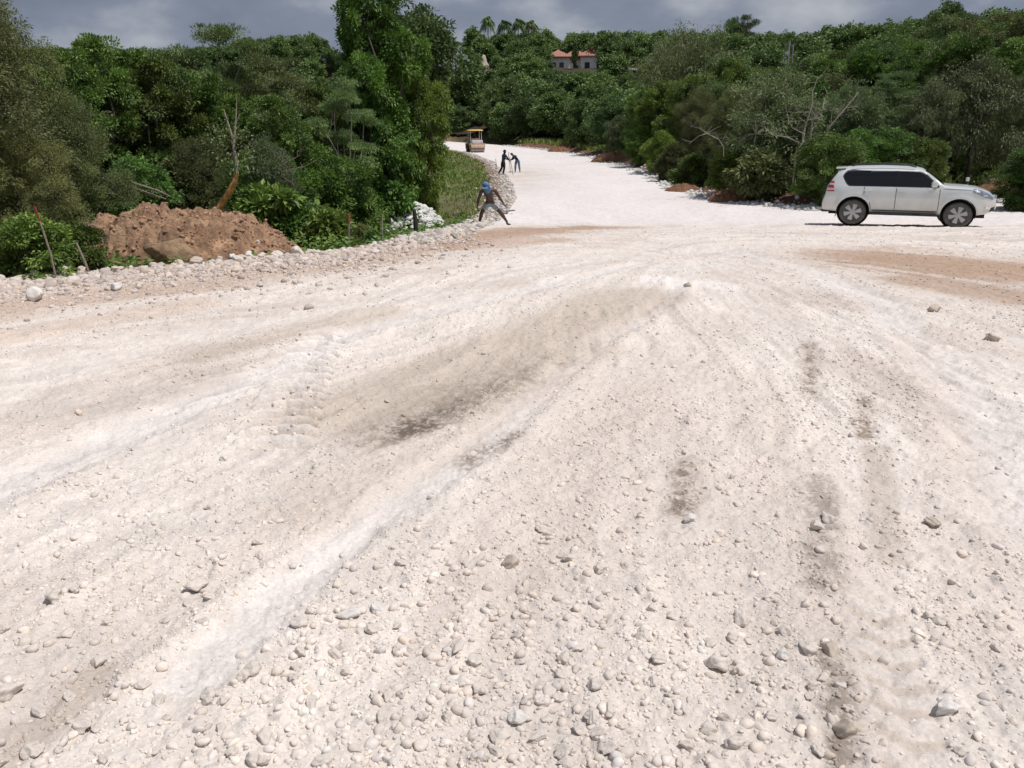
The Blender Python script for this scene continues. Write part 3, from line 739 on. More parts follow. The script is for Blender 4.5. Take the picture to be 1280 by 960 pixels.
def make_bamboo(name='bamboo_clump'):
    r = np.random.RandomState(8); root = empty(name); mb = MB(); cc = []; 
    for i in range(46):
        az = r.uniform(0, 6.28); b = np.array([.5*math.cos(az)*r.rand(), .5*math.sin(az)*r.rand(), -.2]); L = r.uniform(5, 8.3); sp = r.uniform(.5, 3.0)
        pts = []
        for t in np.linspace(0, 1, 10):
            pts.append(b+np.array([sp*math.cos(az)*t**2, sp*math.sin(az)*t**2, L*t-.18*L*t**4]))
            if t > .22:
                for q in range(3): cc.append(pts[-1]+r.randn(3)*.22)
        mb.tube(pts, [.035]*6+[.025, .02, .012, .006], 5, cap=False)
    cc = np.array(cc)
    V, t = clump_leaves(r, cc, np.full(len(cc), .38), 26, .20, .045, .7, .8, center=np.array([0, 0, 3.]), up=.8)
    np_mesh('foliage', V, quads(V), M['leaf_pale'], False, tint=t, parent=root)
    mb.build('canes', M['palebark'], root); root['_h'] = float(V[:, 2].max()); return root
PR['bamboo'] = [make_bamboo()]
USED = set()
def place(kind, u, y, top=None, wid=1.0, label=None, group=None, cat='tree', h=None, xyz=None, k=None, rz=None):
    x, y, z = xyz if xyz else atd(u, y)
    if h is None: h = topz(top, y)-z
    if kind in ('shrub', 'bigleaf') and h > 2.3: wid *= 1.05; kind = 'bush'
    protos = PR[kind]; pr = protos[k if k is not None else random.randrange(len(protos))]
    if kind != 'palm' and x > .5 and y > 28 and xyz is None:        # keep crowns off the road
        need = .35+h*.1 if kind in ('shrub', 'bigleaf', 'bush') else 1.2+h*.22*wid
        for _ in range(40):
            if float(sdist(np.array([x]), np.array([y]))[0]) >= need: break
            x += .25
        z = float(ground_z(np.array([x]), np.array([y]))[0]); h = max(h, topz(top, y)-z)
    s = h/pr['_h']
    if pr.name not in USED: USED.add(pr.name); o = pr
    else: o = copy_tree(pr)
    o.location = (x, y, z-.1); o.rotation_euler = (0, 0, rz if rz is not None else random.uniform(0, 6.28)); o.scale = (s*wid, s*wid, s)
    tag(o, label, cat, group); return o

# --- left side, near
T = place
T('olive', -95, 16.5, -60, 1.0, 'dark olive tree rising past the top left corner of the picture')
T('olive', 20, 19.5, 4, .62, 'tall fine-leaved tree on the left picture edge beside the sky')
T('olive', 80, 19.6, 112, .8, 'dark drooping fine-leaved tree left of the dirt mound')
T('olive', 20, 16.2, 150, .9, 'low dark leafy tree behind the red tipped stake')
T('dense', 128, 25.5, 44, .85, 'rounded glossy broadleaf tree, highest crown behind the left end of the dirt mound')
T('dense', 205, 26.5, 72, .9, 'deep green broadleaf tree standing behind the middle of the dirt mound')
T('bright', 165, 29, 58, .9, 'light green tree peeking between the two glossy broadleaf trees')
T('bright', 255, 28, 92, .85, 'light green broadleaf tree behind the split yellow trunk')
T('dense', 345, 27.5, 118, .85, 'broadleaf tree right of the split yellow trunk')
T('feather', 285, 33, 28, .72, 'thin feathery tree whose flat top shows the sky through it')
T('feather', 345, 32, 66, .8, 'feathery tree with layered branches left of the tall centre tree')
T('feather', 430, 31, 96, .62, 'pale feathery tree with flat sprays touching the tall centre tree')
T('dense', 400, 34, 105, .8, 'dark broadleaf tree under the pale feathery sprays')
T('bright', 468, 37, -22, .74, 'tall leafy tree reaching above the top of the picture left of the far road', k=0)
T('bright', 460, 35.5, 66, .72, 'left shoulder of foliage on the tall centre tree, a slimmer tree')
T('bright', 522, 38.0, 82, .62, 'yellow-green drooping tree at the right side of the tall centre tree', k=1)
T('bright', 496, 39, 40, .6, 'dark tree filling the gap behind the tall centre tree')
T('olive', 250, 24, 168, .8, 'low olive tree behind the crest of the dirt mound')
T('grey', 335, 24.5, 168, .6, 'twiggy grey tree with dead branches right of the split yellow trunk')
for (u, y, top, w, kind, lab) in [
    (20, 14.9, 262, 1.2, 'shrub', 'leafy shrub at the left picture edge behind the boulder row'), (70, 15.8, 270, 1.0, 'shrub', 'small leafy shrub between the two thin stakes'),
    (84, 19.6, 236, .9, 'shrub', 'dark shrub at the left foot of the dirt mound'), (330, 22.5, 228, 1.1, 'bigleaf', 'broad-leaved shrub behind the right flank of the dirt mound'),
    (372, 22.5, 246, 1.1, 'shrub', 'green shrub at the right end of the dirt mound'), (405, 21.8, 258, 1.0, 'bigleaf', 'broad-leaved shrub left of the rusty topped post'),
    (438, 23.0, 276, .9, 'shrub', 'low shrub between the two posts at the road edge'), (458, 22.0, 284, .6, 'shrub', 'low shrub in front of the white rubble heap'),
    (355, 26, 195, .9, 'bigleaf', 'tall broad-leaved shrub under the grey twiggy tree'), (440, 29, 232, .9, 'shrub', 'shaded shrub at the foot of the tall centre tree'),
    (490, 35, 225, .9, 'bigleaf', 'shrub among the stems under the tall centre tree'), (520, 38.5, 222, .7, 'shrub', 'small bush at the right foot of the tall centre tree'),
    (290, 25, 200, 1.0, 'shrub', 'bush behind the split yellow trunk'), (225, 24, 195, 1.1, 'bigleaf', 'broad-leaved bush above the fallen branches'),
    (170, 22.5, 195, 1.0, 'shrub', 'bush left of the fallen branches'), (400, 28, 180, 1.0, 'bigleaf', 'bush of large leaves left of the grassy gap')]:
    T(kind, u, y, top, w, lab, None, 'shrub')
# --- right side along the far road
RT = [
    (655, 128, 118, .9, 'far', 'dark tree at the bend of the far road'), (628, 138, 95, .9, 'far', 'tree right above the road roller'), (690, 112, 128, 1.1, 'far', 'spreading tree beyond the far road, below the red roofs'),
    (722, 98, 124, 1.0, 'far', 'dark dense tree on the right verge below the red roofed house'), (758, 84, 122, 1.0, 'dense', 'bushy tree where the red soil bank starts'),
    (790, 74, 112, 1.0, 'bright', 'light green tree on the right verge halfway along the road'), (735, 92, 150, 1.0, 'grey', 'pale grey-green tree on the far right verge'),
    (822, 64, 100, .9, 'dense', 'broadleaf tree below the bamboo plumes'), (850, 56, 110, .9, 'olive', 'olive tree with hanging stems above the verge grass'),
    (915, 39.5, 103, 1.05, 'grey', 'big grey-green tree with pale arching branches right of the far road'), (880, 45, 118, .9, 'olive', 'olive tree left of the big grey-green tree'),
    (965, 43, 108, .9, 'dense', 'dark tree between the grey-green tree and the bare white branches'), (1010, 46, 96, .9, 'dense', 'dark tree behind the bare white branches'),
    (1065, 42, 100, .85, 'grey', 'grey-green tree right of the bare white branches'), (1110, 46, 88, .9, 'feather', 'layered tree above the rear of the white car'),
    (1205, 41, 70, 1.0, 'vine', 'large brown vine-hung tree behind the front of the white car'), (1155, 40, 102, .7, 'vine', 'smaller vine-hung tree left of the large brown one'),
    (1265, 43, 92, .8, 'olive', 'olive tree at the right picture edge'), (1320, 40, 60, .8, 'dense', 'tree cut by the right picture edge'),
    (1250, 50, 48, .9, 'dense', 'dark tree above the large vine-hung one'),
    (1195, 54, 45, .9, 'bright', 'light green tree peeping over the vine-hung tree'), (1130, 56, 55, .9, 'dense', 'round tree upslope above the white car'),
    (1070, 58, 62, .9, 'bright', 'light green tree upslope right of the twin poles'), (1020, 60, 74, .9, 'dense', 'round dark tree upslope above the bare branches'),
    (960, 60, 86, .9, 'dense', 'dense tree upslope left of the bare branches'), (905, 64, 74, .8, 'bright', 'light tree right of the bamboo plumes')]
for (u, y, top, w, kind, lab) in RT: T(kind, u, y, top, w, lab)
for (u, y, top, lab) in [(868, 78, 22, 'tall bamboo clump with plumes against the sky'), (835, 84, 34, 'bamboo clump left of the tallest plumes'), (905, 76, 62, 'short bamboo clump right of the tallest plumes')]:
    T('bamboo', u, y, top, .8, lab, None, 'bamboo')
for (u, y, top, w, kind, lab) in [
    (938, 37.0, 190, 1.1, 'bigleaf', 'broad-leaved shrub behind the small red soil heap'), (975, 33.6, 176, 1.2, 'shrub', 'dense shrub below the bare white branches'),
    (1008, 33.2, 190, 1.1, 'bigleaf', 'broad-leaved shrub right of the small red soil heap'), (1035, 34.5, 165, 1.1, 'shrub', 'shrub just behind the tail of the white car'),
    (905, 40, 180, 1.1, 'shrub', 'dark shrub at the foot of the big grey-green tree'), (870, 46, 190, 1.0, 'shrub', 'shrub above the red bank left of the grey-green tree'),
    (1075, 36.5, 160, 1.2, 'bigleaf', 'broad-leaved shrub above the rear window of the white car'), (1112, 37, 158, 1.2, 'shrub', 'shrub above the roof of the white car'),
    (1150, 37, 170, 1.0, 'bigleaf', 'broad-leaved shrub above the windscreen of the white car'), (1190, 41, 190, 1.2, 'shrub', 'low shrub above the bonnet of the white car'),
    (1232, 42.5, 192, 1.1, 'shrub', 'low shrub above the red bank ahead of the white car'), (1285, 42.5, 186, 1.1, 'shrub', 'shrub at the right picture edge'),
    (838, 53, 178, 1.0, 'shrub', 'shrub above the verge at the road curve'), (805, 62, 165, 1.0, 'shrub', 'shrub above the dark red bank'), (772, 74, 160, 1.0, 'shrub', 'small bush at the start of the red bank'),
    (962, 33.0, 232, .9, 'shrub', 'lowest bush between the red heap and the white car'), (1014, 33.0, 222, .9, 'shrub', 'low bush left of the car bumper')]:
    T(kind, u, y, top, w, lab, None, 'shrub')
# --- skyline specials
for (u, y, top, w, kind, lab) in [(612, 190, 19, .7, 'palm', 'tallest palm on the skyline left of centre'), (646, 195, 22, .7, 'palm', 'palm on the skyline right of the tallest palm'),
                                  (629, 186, 24, .8, 'palm', 'shorter palm between two skyline palms'), (664, 198, 24, .8, 'palm', 'palm on the skyline nearest above the red roofs'),
                                  (756, 195, 72, .7, 'palm', 'palm right beside the red roofed house')]:
    T(kind, u, y, top, w, lab, None, 'palm')
T('far', 1162, 128, 1, .8, 'rounded tree standing highest on the right skyline')
T('far', 904, 170, 22, .6, 'dark pointed tree on the skyline right of the bamboo')
T('farfeather', 922, 168, 18, .7, 'feathery tree on the skyline beside the dark pointed one')
T('far', 520, 150, 4, 1.0, 'leafy tree on top of the hill behind the tall centre tree')
T('far', 716, 174, 58, .42, 'dark tree hiding the middle of the red roofed house', k=2)

# --- hillside forest: one tree each for the ones that show largest, the rest one mass
HOUSE = atd(717, 182)
def allowed(x, y, d):
    if d < 3.2: return False
    u = 640+F_*x*1.05/y
    if y > 110 and 684 < u < 748 and y < 200:                   # keep the view of the house open
        if y > 172: return False
    if 770 < u < 800 and 145 < y < 165: return False
    if 540 < u < 625 and y < 128: return False                  # grassy embankment
    if u < 545 and y < 40: return False
    if u >= 545 and y < 62 and u > 820: return y > 56
    if u < 640 and x > -12 and y < 125 and u > 400: return False
    return True
pts = []
tries = 0
cand = []
while tries < 45000:
    tries += 1
    y = 42+(255-42)*random.random()**.8; u = random.uniform(-130, 1410); x = (u-640)/F_*y/1.05
    sp = 3.1+y*.013
    ok = True
    for (px_, py_) in pts[-900:]:
        if abs(px_-x) < sp and abs(py_-y) < sp and (px_-x)**2+(py_-y)**2 < sp*sp: ok = False; break
    if not ok: continue
    pts.append((x, y))
P_arr = np.array(pts); D_arr = sdist(P_arr[:, 0], P_arr[:, 1]); Z_arr = ground_z(P_arr[:, 0], P_arr[:, 1], D_arr); RR = ridge(P_arr[:, 0], P_arr[:, 1])[1]
sel = []
for (x, y), d, z, rr_ in zip(pts, D_arr, Z_arr, RR):
    if not allowed(x, y, d): continue
    if y > rr_*1.05+4: continue
    if x < 0 and y < 62 and z < -2.5: pass
    sel.append((x, y, float(z), rr_))
sel.sort(key=lambda p: p[1])
def region(x, y):
    u = 640+F_*x*1.05/y; side = 'left' if u < 420 else ('tall centre tree' if u < 600 else ('below the red roofs' if u < 780 else ('behind the bamboo' if u < 980 else 'right')))
    return u
def hill_label(x, y, kind, rr_):
    u = 640+F_*x*1.05/y
    k = 'feathery pale' if kind == 'farfeather' else 'dark round'
    if u < 430: a = 'on the hill behind the left woodland'
    elif u < 600: a = 'on the hill behind the tall centre tree'
    elif u < 690: a = 'on the slope left of the red roofed house'
    elif u < 760: a = 'on the slope above and below the red roofed house'
    elif u < 900: a = 'on the slope between the red roofs and the bamboo'
    elif u < 1060: a = 'on the slope round the twin utility poles'
    else: a = 'on the slope high above the white car'
    return f'{k} tree {a}', f'{k} trees {a}'
IND = 270
rest = []
for i, (x, y, z, rr_) in enumerate(sel):
    kind = 'farfeather' if random.random() < .14 else ('mid' if y < 95 else 'far')
    h = random.uniform(4.6, 7.6)*(1.0 if y > 60 else .85)
    uu = 640+F_*x*1.05/y
    if 678 < uu < 756 and y < 182:
        cap_ = topz(87 if 688 < uu < 746 else 74, y)-z
        if cap_ < 2.2: continue
        h = min(h, cap_)
    if 764 < uu < 804 and y < 150: h = min(h, max(1.5, topz(92, y)-z))
    if 960 < uu < 994 and y < 105: h = min(h, max(1.5, topz(80, y)-z))
    if y > rr_-14: h = min(h, 6.4)
    if i < IND:
        lb_, gp = hill_label(x, y, kind, rr_)
        T(kind, 0, y, None, random.uniform(.9, 1.25), lb_, gp, 'tree', h=h, xyz=(x, y, z))
    else: rest.append((x, y, z, h))

def forest_mass(rest):
    r = np.random.RandomState(4); base = []
    for pr in PR['far']:
        me = [c for c in pr.children if c.name.startswith('crown')][0].data
        v = np.empty(len(me.vertices)*3, np.float32); me.vertices.foreach_get('co', v); v = v.reshape(-1, 4, 3)
        base.append(v[::3])
    Vs, Ts = [], []
    for (x, y, z, h) in rest:
        v = base[r.randint(len(base))]; a = r.uniform(0, 6.28); s = h/7; w = s*r.uniform(.95, 1.3); ca, sa = math.cos(a), math.sin(a)
        ctr = v.mean(1, keepdims=True); v = ctr+(v-ctr)*1.7
        q = np.stack([(v[..., 0]*ca-v[..., 1]*sa)*w+x, (v[..., 0]*sa+v[..., 1]*ca)*w+y, v[..., 2]*s+z], -1)
        Vs.append(q.reshape(-1, 3)); Ts.append(np.clip(r.rand(len(v))*.5+r.rand()*.5, 0, .95))
    V = np.concatenate(Vs); t = np.concatenate(Ts)
    o = np_mesh('distant_forest', V, quads(V), M['leaf_far'], False, tint=t)
    tag(o, 'continuous green forest covering the far hills up to the skyline', 'forest', kind='stuff')
if rest: forest_mass(rest)
# trim prototypes that were never placed
for ps in PR.values():
    for pr in ps:
        if pr.name not in USED:
            for c in list(pr.children): bpy.data.objects.remove(c)
            bpy.data.objects.remove(pr)
        
for o in bpy.data.objects:
    if '_h' in o: del o['_h']

# --- undergrowth and grass (nobody could count it)
def ground_leaves():
    n = 120000
    y = 13+(75-13)*rs.rand(n)**1.7; u = rs.uniform(-120, 1400, n); x = (u-640)/F_*y/1.05
    d = sdist(x, y); dens = ss(.35, .6, fbm(x*.6, y*.6, 3, 3))
    left = x < 1
    lim = np.where(left, .45+.5*fbm(x*2, y*2, 1, 2), 1.3+3.0*(fbm(x*.5, y*.5, 2, 2)-.5))
    k = (d > lim) & (rs.rand(n) < .35+.65*dens) & ~((left) & (y > 34) & (x > -13))
    k &= ~(((x+7.6)/3.1)**2+((y-18.8)/1.9)**2 < 1)
    k &= ~(((x-hx)/1.5)**2+((y-hy)/1.9)**2 < 1)
    x, y, dens, d = x[k], y[k], dens[k], d[k]; n = len(x)
    hh = (.12+.55*dens)*ss(0, 2.5, d-.3)+.06
    z = full_z(x, y)+rs.rand(n)**1.2*hh
    c = np.stack([x, y, z], 1); a = unit(rs, n); a[:, 2] = np.abs(a[:, 2])*.6; nn = unit(rs, n)*.6+np.array([0, 0, 1])
    V = leaf_cards(c, a, nn, rs.uniform(.10, .22, n)*(.7+y/60), rs.uniform(.06, .12, n)*(.7+y/60), .1)
    o = np_mesh('undergrowth', V, quads(V), M['leaf'], False, tint=np.clip(rs.rand(n)*.5+dens*.4, 0, 1))
    tag(o, 'low leafy undergrowth carpeting the ground under the trees', 'undergrowth', kind='stuff')
ground_leaves()
def grass(name, x, y, h0, h1, lab, wd=.03, mat='grass'):
    n = len(x); z = full_z(x, y); az = rs.uniform(0, 6.28, n); h = rs.uniform(h0, h1, n)
    b = np.stack([x, y, z-.03], 1); s = np.stack([np.cos(az), np.sin(az), 0*az], 1)*(wd*(.6+y/60))[:, None]
    ln = rs.randn(n, 3)*.22; ln[:, 2] = 1
    m = b+ln*h[:, None]*.6; tp = b+ln*h[:, None]+np.stack([ln[:, 0], ln[:, 1], -.2+0*h], 1)*h[:, None]*.4
    V = np.stack([b-s, b+s, m+s*.6, tp], 1).reshape(-1, 3)
    o = np_mesh(name, V, quads(V), M[mat], False, tint=np.clip(.25+.5*fbm(x*.35, y*.35, 3, 3)+rs.normal(0, .2, n), 0, 1))
    tag(o, lab, 'grass', kind='stuff')
n = 150000; y = 24+(125-24)*rs.rand(n)**.9; x = rs.uniform(-1, 1, n)*9-8-((y-30)*.06); d = sdist(x, y)
k = (d > .5+.8*fbm(x, y, 4, 2)) & (x < .8) & (rs.rand(n) < .06+ss(.42, .62, fbm(x*.5, y*.5, 6, 3))) & ~(((x-hx)/1.6)**2+((y-hy)/2)**2 < 1)
grass('grass', x[k], y[k], .08, .32, 'green grass on the slope left of the far road')
n = 40000; y = 30+(128-30)*rs.rand(n); x = np.interp(y, [31, 36, 50, 80, 128], [18, 14, 10, 11, 8])+rs.uniform(-11, 11, n); d = sdist(x, y)
k = (d > 1.5+1.0*(fbm(x*.6, y*.6, 4, 2)-.4)) & (d < 5.5) & (x > 1)
grass('verge_grass', x[k], y[k], .25, .8, 'tall dull green grass along the right verge of the far road', .035)

# ------------------------------------------------------------ paints
M['carpaint'] = simple('silver_white_paint', (.70, .72, .70), .32, metal=.25, spec=.5, var=.05, scale=3, coat=.7)
M['glass'] = simple('tinted_glass', (.008, .009, .012), .05, spec=.40, var=.05)
M['black'] = simple('black_plastic', (.022, .022, .023), .6, var=.2)
M['liner'] = simple('wheel_arch_liner', (.012, .012, .012), .95, var=.2)
M['tyre'] = simple('dusty_tyre', (.10, .093, .084), .9, var=.3, scale=9, bump=.3)
M['alloy'] = simple('alloy', (.45, .45, .46), .4, metal=.5, var=.08)
M['dark'] = simple('dark_metal', (.04, .04, .045), .6, metal=0, var=.15)
M['chrome'] = simple('chrome', (.75, .75, .76), .12, metal=1, var=.03)
M['redlamp'] = simple('red_lamp', (.45, .012, .03), .15, spec=.8, var=.1)
M['clearlamp'] = simple('clear_lamp', (.62, .60, .62), .12, spec=.8, var=.1)
M['headlamp'] = simple('headlamp_glass', (.20, .24, .30), .08, spec=.9, var=.4, scale=14)
M['amber'] = simple('amber_lamp', (.7, .25, .03), .2, var=.1)

def dusty(m):                                     # pale road dust on the lower panels
    nt = m.node_tree; b = nt.nodes['Principled BSDF']; src = b.inputs['Base Color'].links[0].from_socket
    tc = N(nt, 'ShaderNodeTexCoord'); sp = N(nt, 'ShaderNodeSeparateXYZ'); nt.links.new(tc.outputs['Object'], sp.inputs[0])
    nz = N(nt, 'ShaderNodeTexNoise'); nz.inputs['Scale'].default_value = 5; nz.inputs['Detail'].default_value = 5; nt.links.new(tc.outputs['Object'], nz.inputs['Vector'])
    mr = N(nt, 'ShaderNodeMapRange'); mr.inputs['From Min'].default_value = .85; mr.inputs['From Max'].default_value = .35; nt.links.new(sp.outputs['Z'], mr.inputs['Value'])
    ml = N(nt, 'ShaderNodeMath', operation='MULTIPLY'); nt.links.new(mr.outputs[0], ml.inputs[0]); nt.links.new(nz.outputs['Fac'], ml.inputs[1])
    mx = N(nt, 'ShaderNodeMix', data_type='RGBA'); mx.inputs['B'].default_value = (.50, .45, .39, 1); nt.links.new(ml.outputs[0], mx.inputs['Factor']); nt.links.new(src, mx.inputs['A']); nt.links.new(mx.outputs['Result'], b.inputs['Base Color'])
    ad = N(nt, 'ShaderNodeMath', operation='MULTIPLY_ADD'); ad.inputs[1].default_value = .5; ad.inputs[2].default_value = .3; nt.links.new(ml.outputs[0], ad.inputs[0]); nt.links.new(ad.outputs[0], b.inputs['Roughness'])
dusty(M['carpaint'])
# ------------------------------------------------------------ the white off-road car
def car():
    root = empty('parked_car')
    TOP = [(0.0, .80), (.03, .86), (.06, 1.0), (.10, 1.17), (.17, 1.35), (.27, 1.52), (.36, 1.64), (.46, 1.71), (.62, 1.765), (1.0, 1.80), (1.6, 1.825), (2.1, 1.82), (2.5, 1.795), (2.72, 1.745),
           (2.88, 1.66), (3.05, 1.53), (3.22, 1.385), (3.33, 1.30), (3.5, 1.275), (3.9, 1.255), (4.2, 1.22), (4.42, 1.16), (4.56, 1.09), (4.66, .99), (4.72, .88), (4.75, .78), (4.76, .70)]
    BOT = [(0, .44), (.06, .41), (.5, .38), (1.4, .36), (3.2, .36), (4.2, .37), (4.5, .42), (4.68, .52), (4.76, .60)]
    tx, tz = zip(*TOP); bx, bz = zip(*BOT)
    def plan(x):
        x = np.asarray(x, float)
        f = np.where(x > 3.7, 1-.36*np.clip((x-3.7)/1.06, 0, 1)**2.6, 1.0)
        return f*np.where(x < .55, 1-.17*np.clip((.55-x)/.55, 0, 1)**2.2, 1.0)
    def side(x, z):
        y = np.interp(z, [.36, .46, .60, .85, 1.05, 1.18, 1.22, 1.5, 1.72, 1.9], [.83, .905, .925, .935, .925, .895, .875, .77, .66, .56])
        for cx in (.90, 3.77):                                   # flared wheel arches
            q = np.hypot(x-cx, (z-.42)); y = y+.028*np.exp(-((q-.50)/.07)**2)*(z < 1.0)
        return y*plan(x)
    xs = np.unique(np.concatenate([np.linspace(0, .7, 18), np.linspace(.7, 2.6, 22), np.linspace(2.6, 3.5, 16), np.linspace(3.5, 4.4, 16), np.linspace(4.4, 4.76, 16), np.array([p[0] for p in TOP])]))
    tt = np.concatenate([[0, .004, .02, .05], np.linspace(.09, .80, 16), [.85, .9, .94, .97, .985, .995, 1.0]])
    def ring(x):
        zt, zb = np.interp(x, tx, tz), np.interp(x, bx, bz); h = zt-zb; out = []
        r = min(.16 if x < 3.3 else .12, h*.45)
        if 2.75 < x < 3.35: r = .10
        for t in tt:
            z = zb+h*t; y = float(side(x, z)); q = (z-(zt-r))/r
            if q > 0: y *= (1-min(q, 1)**2.6)**(1/2.6) if q < 1 else 0
            q = ((zb+.05)-z)/.05
            if q > 0: y *= (1-min(q, 1)**3)**(1/3)*.15+.85 if q < 1 else .8
            out.append((y, z+(.0 if t < 1 else 0)))
        # fill across the roof
        y1, z1 = out[-2]; pre = out[:-1]
        for k in (.75, .5, .25, 0): pre.append((y1*k, zt+.0*(1-k)+.012*(1-k*k)*(1 if .6 < x < 4.3 else 0)))
        return pre
    rings = [ring(x) for x in xs]; n = len(rings[0]); vs = []; fs = []
    for x, rg in zip(xs, rings):
        for y, z in rg: vs.append((x, y, z))
        for y, z in rg[-2::-1]: vs.append((x, -y, z))
    m = 2*n-1
    for i in range(len(xs)-1):
        for k in range(m-1): fs.append((i*m+k, i*m+k+1, (i+1)*m+k+1, (i+1)*m+k))
        fs.append((i*m+m-1, i*m, (i+1)*m, (i+1)*m+m-1))
    fs.append(tuple(range(m))); fs.append(tuple((len(xs)-1)*m+k for k in range(m-1, -1, -1)))
    body = MB().add(vs, fs).build('body', M['carpaint'], root, angle=32)
    cutters = []
    for cx in (.90, 3.77):
        for sy in (-1, 1):
            c = MB().cyl((cx, sy*.95, .41), .475, .62, 'y', 48).build('cutter', M['liner']); cutters.append(c)
    for c in cutters:
        md = body.modifiers.new('b', 'BOOLEAN'); md.object = c; md.operation = 'DIFFERENCE'; md.solver = 'EXACT'
    dg = bpy.context.evaluated_depsgraph_get(); me = bpy.data.meshes.new_from_object(body.evaluated_get(dg))
    body.modifiers.clear(); body.data = me
    for c in cutters: bpy.data.objects.remove(c)
    for p in me.polygons: p.use_smooth = True
    me.set_sharp_from_angle(angle=R(32))
    me.materials.clear(); me.materials.append(M['carpaint'])
    for p in me.polygons: p.material_index = 0
    def edgey(x, z):
        zt = np.interp(x, tx, tz); r = .16 if x < 3.3 else .12
        if 2.75 < x < 3.35: r = .10
        y = float(side(x, z)); q = (z-(zt-r))/r
        if q > 0: y *= (max(0, 1-min(q, 1)**2.6))**(1/2.6)
        return y
    def patch(name, poly, mat, off=.006, par=root, sides=(-1, 1), nr=10, nc=14, label=None, thick=.02):
        zs = [p[1] for p in poly]; z0, z1 = min(zs), max(zs); res = []
        for sy in sides:
            vv = []; ff = []
            for lay in (off, off-thick):
                for i in range(nr+1):
                    z = z0+(z1-z0)*(i/nr); z = min(max(z, z0+1e-4), z1-1e-4); X = []
                    for (xa, za), (xb, zb) in zip(poly, poly[1:]+poly[:1]):
                        if (za <= z < zb) or (zb <= z < za): X.append(xa+(xb-xa)*(z-za)/(zb-za))
                    xa, xb = min(X), max(X)
                    for j in range(nc+1):
                        x = xa+(xb-xa)*j/nc; vv.append((x, sy*(edgey(x, z)+lay), z))
            w = nc+1; L = (nr+1)*w
            for i in range(nr):
                for j in range(nc):
                    a = i*w+j; ff += [(a, a+1, a+w+1, a+w), (L+a, L+a+w, L+a+w+1, L+a+1)]
            for i in range(nr):
                a = i*w; b = i*w+nc; ff += [(a, a+w, L+a+w, L+a), (b, L+b, L+b+w, b+w)]
            for j in range(nc):
                a = j; b = nr*w+j; ff += [(a, L+a, L+a+1, a+1), (b, b+1, L+b+1, L+b)]
            res.append(MB().add(vv, ff).build(name, mat, par, angle=50))
        return res
    # side glass in three panes with dark pillars between
    patch('window_surround', [(.515, 1.50), (.56, 1.59), (.66, 1.69), (.80, 1.70), (2.50, 1.695), (2.70, 1.655), (2.84, 1.575), (3.20, 1.225), (3.16, 1.195), (.72, 1.195), (.64, 1.26), (.55, 1.41)], M['black'], .003, nr=16, nc=40)
    patch('window', [(.55, 1.50), (.60, 1.59), (.69, 1.665), (1.292, 1.672), (1.292, 1.222), (.76, 1.222), (.68, 1.28), (.59, 1.41)], M['glass'], .009, nr=14, nc=16)
    patch('window', [(1.30, 1.222), (1.30, 1.672), (2.045, 1.674), (2.045, 1.222)], M['glass'], .009)
    patch('window', [(2.055, 1.222), (2.055, 1.672), (2.48, 1.668), (2.67, 1.63), (2.80, 1.555), (3.13, 1.235), (3.12, 1.222)], M['glass'], .009, nr=14, nc=16)
    # seams
    for (xa, za, xb, zb) in [(2.045, .47, 2.045, 1.20), (3.215, .47, 3.215, 1.17), (1.16, .95, 1.16, 1.19), (1.40, .47, 1.34, .72)]:
        w = .008; patch('door_seam', [(xa-w, za), (xb-w, zb), (xb+w, zb+.001), (xa+w, za+.001)], M['dark'], .0035, nc=1, thick=.01)
    patch('fuel_flap_seam', [(.42, 1.0), (.42, 1.01), (.66, 1.012), (.66, 1.002)], M['dark'], .0035, nr=1, sides=(-1,), thick=.01)
    patch('fender_seam', [(3.30, 1.165), (3.30, 1.174), (4.05, 1.150), (4.05, 1.140)], M['dark'], .0035, nr=3, thick=.01)
    patch('sill_trim', [(1.42, .455), (1.42, .485), (3.20, .485), (3.20, .455)], M['dark'], .008, nr=1, nc=20)
    for sy in (-1, 1):
        hz = MB()
        for hx_ in (1.28, 2.20):
            h = MB().box((hx_, sy*.945, 1.085), (.25, .05, .045)).build('door_handle', M['carpaint'], root, bevel=.015)
        MB().box((2.30, sy*.93, .36), (1.85, .20, .055)).build('side_step', M['black'], root, bevel=.02)
        st = MB()
        for q in (1.7, 2.3, 2.9): st.box((q, sy*.80, .35), (.06, .25, .04))
        st.build('step_bracket', M['black'], root)
        rl_ = MB().tube([(.75, sy*.60, 1.80), (.85, sy*.60, 1.835), (1.6, sy*.60, 1.862), (2.3, sy*.60, 1.845), (2.52, sy*.60, 1.79)], .018, 8); rl_.build('roof_rail', M['black'], root)
        mr_ = MB().box((3.04, sy*1.02, 1.305), (.16, .24, .18), taper=.85).build('wing_mirror', M['carpaint'], root, bevel=.045)
        MB().box((3.08, sy*.92, 1.225), (.10, .16, .05)).build('mirror_arm', M['black'], mr_, bevel=.01)
        MB().box((2.958, sy*1.02, 1.305), (.008, .18, .13)).build('mirror_glass', M['chrome'], mr_)
        for q, w_ in ((1.37, .0), (3.24, .0)):
            pass
        MB().box((.43, sy*.80, .36), (.025, .22, .26), ry=.12).build('mud_flap', M['tyre'], root, bevel=.006)
        MB().box((3.30, sy*.80, .34), (.025, .20, .22), ry=.12).build('mud_flap', M['tyre'], root, bevel=.006)
